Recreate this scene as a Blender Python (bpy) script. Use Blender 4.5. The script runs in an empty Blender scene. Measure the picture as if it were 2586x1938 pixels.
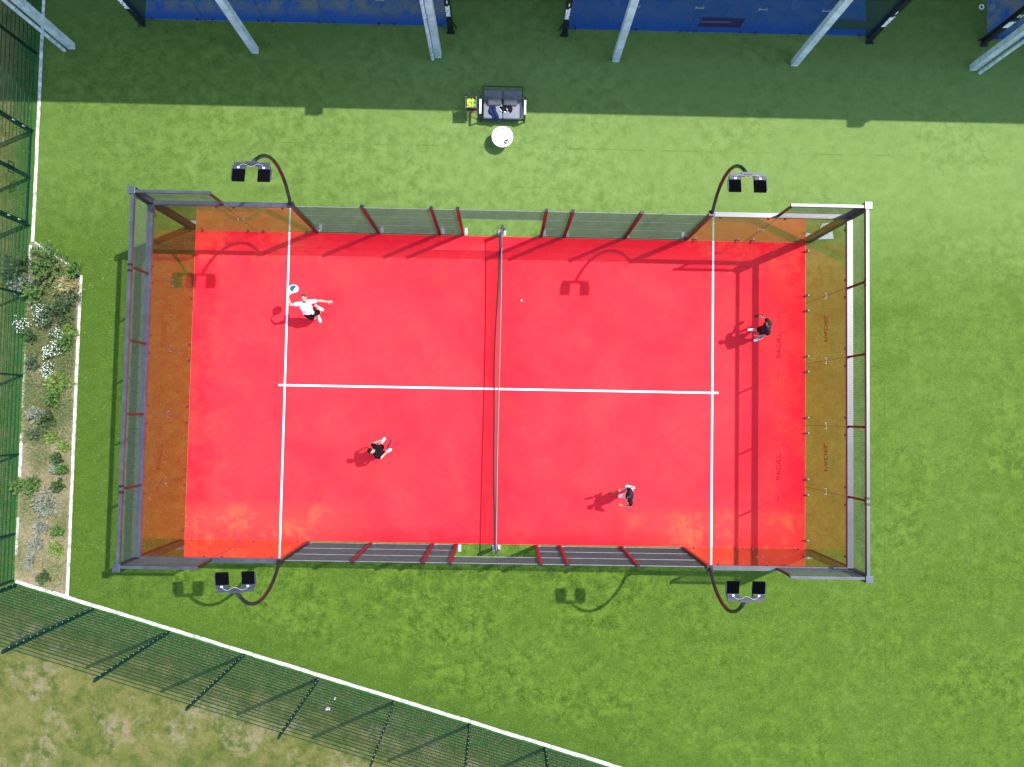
import bpy, bmesh, math, random
from mathutils import Vector, Matrix
random.seed(7)
R = math.radians
sc = bpy.context.scene
col = sc.collection

# ------------------------------------------------------------------ camera
cd = bpy.data.cameras.new('camera'); cam = bpy.data.objects.new('camera', cd); col.objects.link(cam)
cam.location = (0.1127, -0.8526, 24.3063)
cam.rotation_euler = (0.042487, -0.012966, 0.017697)
cd.sensor_width = 36; cd.lens = 26.2836; cd.clip_start = 0.1; cd.clip_end = 2000
sc.camera = cam
sc.render.resolution_x = 1024; sc.render.resolution_y = 767

# ------------------------------------------------------------------ light
SUNV = Vector((0.59, 0.265, 1.0)).normalized()          # towards the sun
w = bpy.data.worlds.new('World'); sc.world = w; w.use_nodes = True
nt = w.node_tree; nt.nodes.clear()
sky = nt.nodes.new('ShaderNodeTexSky'); sky.sky_type = 'NISHITA'; sky.sun_disc = False
sky.sun_elevation = math.asin(SUNV.z); sky.sun_rotation = math.atan2(SUNV.x, SUNV.y)
sky.air_density = 1.0; sky.dust_density = 0.6; sky.ozone_density = 1.0
bg = nt.nodes.new('ShaderNodeBackground'); bg.inputs['Strength'].default_value = 0.15
wo = nt.nodes.new('ShaderNodeOutputWorld')
nt.links.new(sky.outputs[0], bg.inputs[0]); nt.links.new(bg.outputs[0], wo.inputs[0])
ld = bpy.data.lights.new('sun', 'SUN'); ld.energy = 2.25; ld.angle = R(0.55); ld.color = (1, 0.965, 0.91)
lo = bpy.data.objects.new('sun', ld); col.objects.link(lo)
lo.rotation_euler = SUNV.to_track_quat('Z', 'Y').to_euler(); lo.location = (20, 9, 40)
vs = sc.view_settings
vs.view_transform = 'Standard'; vs.look = 'None'; vs.exposure = 1.90; vs.gamma = 1.0
sc.render.engine = 'CYCLES'
sc.cycles.max_bounces = 10; sc.cycles.transparent_max_bounces = 32

# ------------------------------------------------------------------ materials
def new_mat(name):
    m = bpy.data.materials.new(name); m.use_nodes = True
    n = m.node_tree; n.nodes.clear()
    out = n.nodes.new('ShaderNodeOutputMaterial')
    b = n.nodes.new('ShaderNodeBsdfPrincipled'); n.links.new(b.outputs[0], out.inputs[0])
    return m, n, b, out
def inp(b, k, v):
    if k in b.inputs: b.inputs[k].default_value = v
def N(n, t, **kw):
    x = n.nodes.new(t)
    for k, v in kw.items(): setattr(x, k, v)
    return x
def math_(n, op, a, b=None, c=None, clamp=False):
    x = n.nodes.new('ShaderNodeMath'); x.operation = op; x.use_clamp = clamp
    for i, v in enumerate((a, b, c)):
        if v is None: continue
        if isinstance(v, (int, float)): x.inputs[i].default_value = v
        else: n.links.new(v, x.inputs[i])
    return x.outputs[0]
def smooth(n, v, a, b):
    x = n.nodes.new('ShaderNodeMapRange'); x.interpolation_type = 'SMOOTHSTEP'
    n.links.new(v, x.inputs[0]); x.inputs[1].default_value = a; x.inputs[2].default_value = b
    return x.outputs[0]
def noise(n, vec, scale, detail=4, rough=0.55, dist=0.0):
    x = n.nodes.new('ShaderNodeTexNoise'); n.links.new(vec, x.inputs['Vector'])
    x.inputs['Scale'].default_value = scale; x.inputs['Detail'].default_value = detail
    x.inputs['Roughness'].default_value = rough; x.inputs['Distortion'].default_value = dist
    return x.outputs['Fac']
def mixc(n, f, a, b, mode='MIX'):
    x = n.nodes.new('ShaderNodeMix'); x.data_type = 'RGBA'; x.blend_type = mode
    if isinstance(f, (int, float)): x.inputs[0].default_value = f
    else: n.links.new(f, x.inputs[0])
    for i, v in ((6, a), (7, b)):
        if isinstance(v, tuple): x.inputs[i].default_value = (*v, 1)
        else: n.links.new(v, x.inputs[i])
    return x.outputs[2]
def coords(n, scale=None, rot=None):
    tc = n.nodes.new('ShaderNodeTexCoord')
    if scale or rot:
        mp = n.nodes.new('ShaderNodeMapping'); n.links.new(tc.outputs['Object'], mp.inputs[0])
        if scale: mp.inputs['Scale'].default_value = scale
        if rot: mp.inputs['Rotation'].default_value = rot
        return mp.outputs[0]
    return tc.outputs['Object']
def bump(n, b, h, strength=0.3, dist=0.02):
    x = n.nodes.new('ShaderNodeBump'); x.inputs['Strength'].default_value = strength
    x.inputs['Distance'].default_value = dist
    n.links.new(h, x.inputs['Height']); n.links.new(x.outputs[0], b.inputs['Normal'])

def simple(name, c, rough=0.6, metal=0.0, var=0.15, vscale=6.0, spec=0.5, bmp=0.0):
    m, n, b, o = new_mat(name)
    v = coords(n); f = noise(n, v, vscale, 4)
    dark = tuple(x * (1 - var) for x in c); lite = tuple(min(1, x * (1 + var)) for x in c)
    n.links.new(mixc(n, smooth(n, f, 0.3, 0.7), dark, lite), b.inputs['Base Color'])
    inp(b, 'Roughness', rough); inp(b, 'Metallic', metal); inp(b, 'Specular IOR Level', spec)
    if bmp: bump(n, b, noise(n, v, vscale * 8, 3), bmp, 0.01)
    return m

M = {}
M['frame'] = simple('anthracite_powder_coat', (0.007, 0.0075, 0.009), 0.36, var=0.25, spec=0.36)
M['matte'] = simple('matte_black_coat', (0.012, 0.013, 0.015), 0.6, var=0.25, spec=0.2)
M['beam'] = simple('anthracite_beam_coat', (0.028, 0.032, 0.038), 0.40, var=0.3, vscale=2.5, spec=0.65)
M['blackpost'] = simple('black_post_coat', (0.008, 0.009, 0.011), 0.35, var=0.3)
M['wire'] = simple('mesh_wire', (0.040, 0.044, 0.047), 0.55, spec=0.3)
M['rail'] = simple('galvanised_rail', (0.15, 0.16, 0.165), 0.5, var=0.2)
M['plate'] = simple('galvanised_plate', (0.26, 0.27, 0.27), 0.5, var=0.3, vscale=20)
M['galv'] = simple('galvanised_column', (0.40, 0.46, 0.47), 0.45, metal=0.0, var=0.22, vscale=5)
M['black'] = simple('black_plastic', (0.006, 0.006, 0.007), 0.5, var=0.3)
M['louvre'] = simple('lamp_louvre_black', (0.003, 0.003, 0.004), 0.7, spec=0.02)
M['driver'] = simple('lamp_driver_grey', (0.022, 0.024, 0.032), 0.5, spec=0.4)
M['white'] = simple('white_plastic', (0.78, 0.78, 0.77), 0.45, var=0.04)
M['band'] = simple('net_band_cloth', (0.15, 0.145, 0.15), 0.8, var=0.06)
M['cable'] = simple('pale_cable', (0.26, 0.26, 0.26), 0.6)
M['line'] = simple('white_line_turf', (0.74, 0.74, 0.73), 0.9, var=0.06, vscale=25)
M['kerb'] = simple('kerb_concrete', (0.42, 0.40, 0.35), 0.85, var=0.45, vscale=5, bmp=0.3)
M['slab'] = simple('paving_slab', (0.30, 0.32, 0.33), 0.8, var=0.1, bmp=0.2)
M['green'] = simple('green_fence_coat', (0.0015, 0.018, 0.012), 0.5, var=0.2, spec=0.15)
M['greenwire'] = simple('green_fence_wire', (0.003, 0.030, 0.018), 0.5, var=0.2, spec=0.12)
M['clip'] = simple('steel_clip', (0.24, 0.24, 0.24), 0.5, var=0.1)
M['dimclip'] = simple('shade_toned_clip', (0.12, 0.10, 0.09), 0.5, var=0.1)  # same steel as the clip, with shade painted into its colour
M['bolt'] = simple('galvanised_bolt', (0.30, 0.36, 0.34), 0.5)
M['cartmetal'] = simple('cart_metal', (0.13, 0.13, 0.13), 0.4)
M['clamp'] = simple('dark_glass_clamp', (0.03, 0.02, 0.02), 0.25, spec=0.8)
M['seam'] = simple('glass_joint_seal', (0.03, 0.035, 0.03), 0.6)
M['net'] = simple('black_net_cord', (0.006, 0.006, 0.007), 0.7)
def roof_mat():
    m, n, b, o = new_mat('translucent_roof_sheet'); b.inputs['Base Color'].default_value = (.5, .53, .55, 1); inp(b, 'Roughness', .5)
    t = N(n, 'ShaderNodeBsdfTranslucent'); t.inputs[0].default_value = (.42, .52, .56, 1)
    mx = N(n, 'ShaderNodeMixShader'); mx.inputs[0].default_value = .42
    n.links.new(b.outputs[0], mx.inputs[1]); n.links.new(t.outputs[0], mx.inputs[2]); n.links.new(mx.outputs[0], o.inputs[0]); return m
M['roof'] = roof_mat()
M['skin'] = simple('skin', (0.36, 0.19, 0.135), 0.5, var=0.1, vscale=12)
M['skin_pale'] = simple('skin_pale', (0.42, 0.235, 0.17), 0.5, var=0.1, vscale=12)
M['shirt_white'] = simple('white_shirt', (0.74, 0.76, 0.79), 0.8, var=0.05, vscale=9, bmp=0.5)
M['shirt_black'] = simple('black_shirt', (0.003, 0.003, 0.004), 0.85, spec=0.1, var=0.4, vscale=10, bmp=0.5)
M['shirt_navy'] = simple('navy_black_shirt', (0.005, 0.006, 0.012), 0.7, spec=0.18, var=0.4, vscale=8, bmp=0.5)
M['shorts_black'] = simple('black_shorts', (0.005, 0.0055, 0.008), 0.85, spec=0.1, var=0.4, bmp=0.4)
M['shorts_white'] = simple('white_shorts', (0.45, 0.42, 0.44), 0.8, var=0.08, bmp=0.4)
M['hair_brown'] = simple('brown_hair', (0.04, 0.018, 0.010), 0.7, spec=0.2, var=0.5, vscale=60, bmp=0.6)
M['hair_auburn'] = simple('auburn_hair', (0.075, 0.020, 0.009), 0.7, spec=0.2, var=0.5, vscale=60, bmp=0.6)
M['hair_black'] = simple('black_hair', (0.004, 0.0037, 0.003), 0.7, spec=0.15, var=0.5, vscale=60, bmp=0.6)
M['shoe'] = simple('white_shoe', (0.72, 0.73, 0.76), 0.5, var=0.06, vscale=20)
M['sole'] = simple('grey_sole', (0.30, 0.31, 0.33), 0.7)
M['eye'] = simple('dark_eye', (0.02, 0.012, 0.01), 0.3)
M['lip'] = simple('lips', (0.38, 0.12, 0.10), 0.5)
M['teal'] = simple('teal_racket_print', (0.008, 0.06, 0.08), 0.5, spec=0.2, var=0.5, vscale=25)
M['racket_red'] = simple('dark_red_racket', (0.10, 0.008, 0.014), 0.4, var=0.3)
M['cushion'] = simple('grey_cushion_fabric', (0.15, 0.155, 0.17), 0.9, var=0.08, vscale=8, bmp=0.3)
M['pillow'] = simple('dark_grey_pillow', (0.095, 0.095, 0.098), 0.85, spec=0.1, var=0.12, vscale=8, bmp=0.3)
M['sofaframe'] = simple('sofa_frame', (0.02, 0.022, 0.026), 0.4)
M['navy'] = simple('navy_cloth', (0.010, 0.017, 0.058), 0.8, spec=0.12, var=0.5, vscale=14, bmp=0.6)
M['darkcloth'] = simple('dark_plum_cloth', (0.007, 0.0055, 0.009), 0.8, spec=0.12, var=0.5, vscale=14, bmp=0.6)
M['ball'] = simple('tennis_ball_felt', (0.55, 0.72, 0.06), 0.9, var=0.15, vscale=30)
M['ball_green'] = simple('tennis_ball_green_felt', (0.22, 0.55, 0.06), 0.9, var=0.15, vscale=30)
M['ball_old'] = simple('worn_ball_felt', (0.62, 0.60, 0.25), 0.9, var=0.15, vscale=30)
M['red_tube'] = simple('red_plastic', (0.35, 0.02, 0.03), 0.4)
M['paper'] = simple('white_paper', (0.75, 0.75, 0.72), 0.8)
M['clear'] = simple('frosted_cup', (0.55, 0.55, 0.56), 0.2)

def glass_mat():
    m = bpy.data.materials.new('clear_court_glass'); m.use_nodes = True
    n = m.node_tree; n.nodes.clear()
    out = N(n, 'ShaderNodeOutputMaterial'); tr = N(n, 'ShaderNodeBsdfTransparent'); gl = N(n, 'ShaderNodeBsdfGlossy')
    tr.inputs[0].default_value = (0.79, 0.82, 0.78, 1)
    gl.inputs[0].default_value = (.88, .88, .88, 1); gl.inputs['Roughness'].default_value = 0.0
    lw = N(n, 'ShaderNodeLayerWeight'); lw.inputs[0].default_value = 0.5
    f5 = math_(n, 'POWER', lw.outputs['Facing'], 5.0)      # Schlick reflectance of a pane face
    f = math_(n, 'MULTIPLY_ADD', f5, 0.95, 0.04, clamp=True)
    mx = N(n, 'ShaderNodeMixShader'); n.links.new(f, mx.inputs[0]); n.links.new(tr.outputs[0], mx.inputs[1]); n.links.new(gl.outputs[0], mx.inputs[2])
    n.links.new(mx.outputs[0], out.inputs[0]); return m
M['glass'] = glass_mat()

def film_mat(name, c, alpha):
    m, n, b, o = new_mat(name)
    b.inputs['Base Color'].default_value = (*c, 1); inp(b, 'Roughness', 0.5)
    tr = N(n, 'ShaderNodeBsdfTransparent'); mx = N(n, 'ShaderNodeMixShader'); mx.inputs[0].default_value = alpha
    n.links.new(tr.outputs[0], mx.inputs[1]); n.links.new(b.outputs[0], mx.inputs[2]); n.links.new(mx.outputs[0], o.inputs[0])
    return m
def tint_mat(name, c):
    m = bpy.data.materials.new(name); m.use_nodes = True; n = m.node_tree; n.nodes.clear()
    out = N(n, 'ShaderNodeOutputMaterial'); tr = N(n, 'ShaderNodeBsdfTransparent'); tr.inputs[0].default_value = (*c, 1)
    n.links.new(tr.outputs[0], out.inputs[0]); return m
M['film'] = film_mat('printed_film', (0.060, 0.150, 0.030), 0.62)
M['film_dark'] = film_mat('dark_banner_film', (0.02, 0.012, 0.06), 0.82)
M['film_green'] = film_mat('green_banner_film', (0.012, 0.045, 0.035), 0.85)
M['film_text'] = film_mat('faint_banner_text', (0.28, 0.24, 0.40), 0.5)

def red_floor():
    m, n, b, o = new_mat('red_padel_turf'); v = coords(n)
    sx = N(n, 'ShaderNodeSeparateXYZ'); n.links.new(v, sx.inputs[0])
    ax = math_(n, 'ABSOLUTE', sx.outputs[0]); ay = math_(n, 'ABSOLUTE', sx.outputs[1])
    big = noise(n, v, 0.45, 3, 0.5, 0.6); mid = noise(n, v, 1.7, 5, 0.6, 0.8); fine = noise(n, v, 14, 4, 0.65); grain = noise(n, v, 70, 2, 0.7)
    worn = math_(n, 'MULTIPLY_ADD', mid, 0.35, math_(n, 'MULTIPLY', big, 0.75))
    # unworn margins against the walls and under the net
    jit = math_(n, 'MULTIPLY', math_(n, 'SUBTRACT', mid, 0.5), 1.3)
    ex = smooth(n, math_(n, 'ADD', ax, jit), 9.0, 9.75); ey = smooth(n, math_(n, 'ADD', ay, jit), 4.35, 5.0)
    nb = math_(n, 'SUBTRACT', 1.0, smooth(n, math_(n, 'ADD', ax, math_(n, 'MULTIPLY', jit, 0.6)), 0.2, 1.3))
    edge = math_(n, 'MAXIMUM', math_(n, 'MAXIMUM', ex, ey), math_(n, 'MULTIPLY', nb, 0.55))
    c = mixc(n, smooth(n, worn, 0.25, 0.85), (0.72, 0.0135, 0.0245), (0.75, 0.0270, 0.0350))
    c = mixc(n, math_(n, 'MULTIPLY', edge, 0.85), c, (0.68, 0.0070, 0.018))
    # sand stains, heavier towards the side walls
    st = noise(n, v, 0.9, 5, 0.6, 0.4); st2 = noise(n, v, 4.5, 6, 0.62, 0.15)
    sn = math_(n, 'MULTIPLY_ADD', st2, 0.42, math_(n, 'MULTIPLY', st, 0.66))
    ysouth = smooth(n, math_(n, 'MULTIPLY', sx.outputs[1], -1.0), 3.55, 4.15)
    south = math_(n, 'MULTIPLY', ysouth, smooth(n, math_(n, 'ADD', ax, math_(n, 'MULTIPLY', jit, 1.2)), 3.2, 6.2))
    north = math_(n, 'MULTIPLY', smooth(n, sx.outputs[1], 3.3, 4.4), smooth(n, ax, 4.8, 7.0))
    ends = math_(n, 'MULTIPLY', smooth(n, ax, 7.6, 9.0), 0.26)
    prox = math_(n, 'MAXIMUM', math_(n, 'MAXIMUM', south, math_(n, 'MULTIPLY', north, 0.7)), math_(n, 'MAXIMUM', ends, 0.12))
    sm = math_(n, 'MULTIPLY', smooth(n, sn, 0.46, 0.70), prox)
    base = math_(n, 'MULTIPLY', south, 0.26)
    sm = math_(n, 'MAXIMUM', sm, base, clamp=True)
    c = mixc(n, math_(n, 'MULTIPLY', sm, 0.62), c, (0.72, 0.098, 0.036))
    sp = math_(n, 'MULTIPLY', smooth(n, fine, 0.54, 0.80), 0.45)
    c = mixc(n, sp, c, (0.46, 0.008, 0.018))
    c = mixc(n, math_(n, 'MULTIPLY', smooth(n, grain, 0.35, 0.8), 0.22), c, (0.78, 0.038, 0.042))
    n.links.new(c, b.inputs['Base Color']); inp(b, 'Roughness', 0.95); inp(b, 'Specular IOR Level', 0.06)
    bump(n, b, grain, 0.35, 0.01); return m
M['redfloor'] = red_floor()

def blue_floor():
    m, n, b, o = new_mat('blue_padel_turf'); v = coords(n)
    sx = N(n, 'ShaderNodeSeparateXYZ'); n.links.new(v, sx.inputs[0])
    st = noise(n, v, 1.6, 8, 0.74, 0.15); f = noise(n, v, 12, 4, 0.7); g = noise(n, v, 45, 3, 0.7)
    # the two outer courts carry more sand than the middle one
    x = sx.outputs[0]
    mid = math_(n, 'MULTIPLY', smooth(n, x, 1.0, 2.0), math_(n, 'SUBTRACT', 1.0, smooth(n, x, 13.0, 14.5)))
    sand = math_(n, 'MULTIPLY_ADD', mid, -0.75, 1.0)
    far = smooth(n, sx.outputs[1], 12.08, 12.6)
    k = math_(n, 'MULTIPLY', math_(n, 'MULTIPLY', smooth(n, st, 0.36, 0.60), far), sand)
    c = mixc(n, smooth(n, f, 0.3, 0.75), (0.016, 0.10, 0.60), (0.030, 0.15, 0.72))
    c = mixc(n, math_(n, 'MULTIPLY', far, 0.45), c, (0.07, 0.20, 0.58))
    c = mixc(n, math_(n, 'MULTIPLY', k, 0.75), c, (0.40, 0.36, 0.24))
    c = mixc(n, math_(n, 'MULTIPLY', smooth(n, g, 0.4, 0.8), 0.35), c, (0.03, 0.09, 0.35))
    n.links.new(c, b.inputs['Base Color']); inp(b, 'Roughness', 0.95); inp(b, 'Specular IOR Level', 0.15)
    return m
M['bluefloor'] = blue_floor()

def turf():
    m, n, b, o = new_mat('green_artificial_turf'); v = coords(n)
    sx = N(n, 'ShaderNodeSeparateXYZ'); n.links.new(v, sx.inputs[0]); X, Y = sx.outputs[0], sx.outputs[1]
    clump = noise(n, v, 2.6, 10, 0.76, 0.15); c2 = noise(n, v, 8, 8, 0.78, 0.1); g = noise(n, v, 40, 4, 0.8)
    big = noise(n, v, 0.22, 3, 0.5, 0.8); mid = noise(n, v, 0.9, 4, 0.6, 0.6)
    # trodden zones lie flatter, so the clumps fade there
    zone = noise(n, v, 0.28, 3, 0.5, 0.5); flat = smooth(n, math_(n, 'ADD', zone, math_(n, 'MULTIPLY', smooth(n, X, -2.0, 12.0), 0.14)), 0.44, 0.66)
    clump = math_(n, 'ADD', math_(n, 'MULTIPLY', math_(n, 'SUBTRACT', clump, 0.5), math_(n, 'MULTIPLY_ADD', flat, -0.45, 0.80)), 0.5)
    # sand infill makes the north middle paler, the south greener
    pale = math_(n, 'MULTIPLY', smooth(n, Y, -10.0, 8.0), math_(n, 'MULTIPLY_ADD', smooth(n, X, -9.0, 4.0), 0.6, 0.4))
    pale = math_(n, 'ADD', math_(n, 'MULTIPLY', pale, 0.72), math_(n, 'MULTIPLY', math_(n, 'SUBTRACT', big, 0.5), 0.9), clamp=True)
    lush = mixc(n, smooth(n, clump, 0.38, 0.62), (0.022, 0.050, 0.0024), (0.084, 0.140, 0.0135))
    sandy = mixc(n, smooth(n, clump, 0.36, 0.64), (0.050, 0.092, 0.012), (0.112, 0.168, 0.032))
    c = mixc(n, pale, lush, sandy)
    c = mixc(n, math_(n, 'MULTIPLY', smooth(n, c2, 0.48, 0.66), 0.40), c, (0.122, 0.178, 0.036))
    c = mixc(n, math_(n, 'MULTIPLY', smooth(n, math_(n, 'SUBTRACT', 1.0, mid), 0.48, 0.66), 0.55), c, (0.046, 0.086, 0.0085))
    c = mixc(n, math_(n, 'MULTIPLY', smooth(n, g, 0.46, 0.62), 0.42), c, (0.030, 0.060, 0.006))
    top = math_(n, 'MULTIPLY', smooth(n, Y, 2.5, 7.5), math_(n, 'MULTIPLY_ADD', smooth(n, X, -11.0, 1.0), 0.6, 0.4))
    c = mixc(n, math_(n, 'MULTIPLY', top, 0.75), c, mixc(n, smooth(n, clump, 0.36, 0.62), (0.098, 0.155, 0.036), (0.155, 0.228, 0.068)))
    # mossy strip that never dries along the kerbs and under the canopy
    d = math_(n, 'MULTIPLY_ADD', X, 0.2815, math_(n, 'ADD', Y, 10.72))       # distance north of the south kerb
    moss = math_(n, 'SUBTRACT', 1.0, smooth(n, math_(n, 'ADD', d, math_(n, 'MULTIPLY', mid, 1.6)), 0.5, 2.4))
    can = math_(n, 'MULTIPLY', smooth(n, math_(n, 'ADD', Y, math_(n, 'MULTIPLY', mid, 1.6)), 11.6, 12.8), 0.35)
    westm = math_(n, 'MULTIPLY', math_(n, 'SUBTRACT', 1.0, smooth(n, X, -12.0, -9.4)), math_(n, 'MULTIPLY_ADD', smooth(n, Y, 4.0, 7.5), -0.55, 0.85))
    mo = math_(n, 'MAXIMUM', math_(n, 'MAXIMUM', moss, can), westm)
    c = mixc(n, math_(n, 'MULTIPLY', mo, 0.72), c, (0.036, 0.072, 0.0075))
    # seams between the rolls
    def seam(coord, at, lo_, hi_, other):
        e = math_(n, 'ABSOLUTE', math_(n, 'SUBTRACT', coord, at))
        e = math_(n, 'SUBTRACT', 1.0, smooth(n, e, 0.008, 0.03))
        e = math_(n, 'MULTIPLY', e, math_(n, 'MULTIPLY', smooth(n, other, lo_, lo_ + .3), math_(n, 'SUBTRACT', 1.0, smooth(n, other, hi_, hi_ + .3))))
        return math_(n, 'MULTIPLY', e, smooth(n, mid, 0.42, 0.55))
    s = math_(n, 'MAXIMUM', seam(Y, 7.98, -9.5, 13, X), math_(n, 'MAXIMUM', seam(Y, 6.65, 0.2, 1.8, X), seam(X, 12.6, -12, 3, Y)))
    c = mixc(n, math_(n, 'MULTIPLY', s, 0.35), c, (0.03, 0.055, 0.006))
    # lighter roll west of the seam
    fl = noise(n, v, 26, 2, 0.5); c = mixc(n, math_(n, 'MULTIPLY', smooth(n, fl, 0.765, 0.80), 0.6), c, (0.30, 0.32, 0.16))
    g2 = noise(n, v, 20, 5, 0.8, 0.2); c = mixc(n, math_(n, 'MULTIPLY', smooth(n, g2, 0.52, 0.62), 0.40), c, (0.140, 0.200, 0.036))
    n.links.new(c, b.inputs['Base Color']); inp(b, 'Roughness', 0.9); inp(b, 'Specular IOR Level', 0.08)
    bump(n, b, math_(n, 'MULTIPLY_ADD', g, 0.5, clump), 0.8, 0.05)
    return m
M['turf'] = turf()

def lawn():
    m, n, b, o = new_mat('dry_lawn'); v = coords(n)
    sx = N(n, 'ShaderNodeSeparateXYZ'); n.links.new(v, sx.inputs[0]); X, Y = sx.outputs[0], sx.outputs[1]
    a = noise(n, v, 0.6, 9, 0.72, 0.2); bb = noise(n, v, 2.6, 9, 0.78, 0.15); g = noise(n, v, 26, 5, 0.8, 0.1); a2 = noise(n, v, 0.9, 8, 0.72, 0.2)
    c = mixc(n, smooth(n, bb, 0.35, 0.65), (0.042, 0.060, 0.009), (0.098, 0.100, 0.020))
    c = mixc(n, math_(n, 'MULTIPLY', smooth(n, a2, 0.44, 0.62), 0.8), c, (0.135, 0.115, 0.034))
    c = mixc(n, math_(n, 'MULTIPLY', smooth(n, a, 0.50, 0.60), math_(n, 'MULTIPLY', smooth(n, bb, 0.42, 0.58), 0.8)), c, (0.175, 0.140, 0.080))
    c = mixc(n, math_(n, 'MULTIPLY', smooth(n, g, 0.48, 0.64), 0.50), c, (0.028, 0.044, 0.008))
    d = math_(n, 'MULTIPLY_ADD', X, -0.2815, math_(n, 'MULTIPLY_ADD', Y, -1.0, -10.72))      # south of the kerb
    gs = math_(n, 'SUBTRACT', 1.0, smooth(n, math_(n, 'ADD', math_(n, 'ABSOLUTE', d), math_(n, 'MULTIPLY', bb, 1.6)), 0.9, 2.4))
    dw = math_(n, 'ABSOLUTE', math_(n, 'ADD', X, 15.55))
    gw = math_(n, 'MULTIPLY', math_(n, 'SUBTRACT', 1.0, smooth(n, math_(n, 'ADD', dw, math_(n, 'MULTIPLY', bb, 1.2)), 0.5, 1.7)), math_(n, 'GREATER_THAN', Y, -6.5))
    c = mixc(n, math_(n, 'MULTIPLY', math_(n, 'MAXIMUM', gs, gw), 0.9), c, (0.014, 0.078, 0.008))
    n.links.new(c, b.inputs['Base Color']); inp(b, 'Roughness', 0.95); inp(b, 'Specular IOR Level', 0.15)
    bump(n, b, math_(n, 'MULTIPLY_ADD', g, 0.5, bb), 0.7, 0.05)
    return m
M['lawn'] = lawn()

def soil():
    m, n, b, o = new_mat('dry_bed_soil'); v = coords(n)
    a = noise(n, v, 1.6, 6, 0.65, 1.0); g = noise(n, v, 18, 5, 0.75, 1.0)
    c = mixc(n, smooth(n, a, 0.35, 0.65), (0.20, 0.155, 0.090), (0.115, 0.115, 0.048))
    c = mixc(n, math_(n, 'MULTIPLY', smooth(n, g, 0.45, 0.7), 0.55), c, (0.27, 0.21, 0.13))
    c = mixc(n, math_(n, 'MULTIPLY', smooth(n, noise(n, v, 9, 4), 0.55, 0.75), 0.6), c, (0.06, 0.045, 0.025))
    n.links.new(c, b.inputs['Base Color']); inp(b, 'Roughness', 0.95); bump(n, b, g, 0.8, 0.04); return m
M['soil'] = soil()

def leafmat(name, c1, c2):
    m, n, b, o = new_mat(name)
    gi = N(n, 'ShaderNodeNewGeometry')
    c = mixc(n, gi.outputs['Random Per Island'], c1, c2)
    n.links.new(c, b.inputs['Base Color']); inp(b, 'Roughness', 0.6); inp(b, 'Specular IOR Level', 0.3)
    return m
M['leaf_dark'] = leafmat('dark_green_leaf', (0.018, 0.045, 0.012), (0.05, 0.10, 0.025))
M['leaf_green'] = leafmat('green_leaf', (0.035, 0.085, 0.015), (0.085, 0.16, 0.03))
M['leaf_blue'] = leafmat('blue_green_leaf', (0.035, 0.065, 0.028), (0.085, 0.125, 0.06))
M['leaf_silver'] = leafmat('silver_leaf', (0.10, 0.12, 0.08), (0.26, 0.28, 0.21))
M['leaf_lime'] = leafmat('lime_leaf', (0.07, 0.13, 0.018), (0.16, 0.22, 0.045))
M['leaf_dry'] = leafmat('straw_leaf', (0.20, 0.17, 0.06), (0.36, 0.31, 0.14))
M['petal'] = leafmat('white_petal', (0.55, 0.56, 0.55), (0.80, 0.80, 0.78))
M['stem'] = simple('plant_stem', (0.08, 0.07, 0.03), 0.8)
M['straw'] = leafmat('dry_straw', (0.15, 0.125, 0.055), (0.30, 0.25, 0.145))

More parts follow.
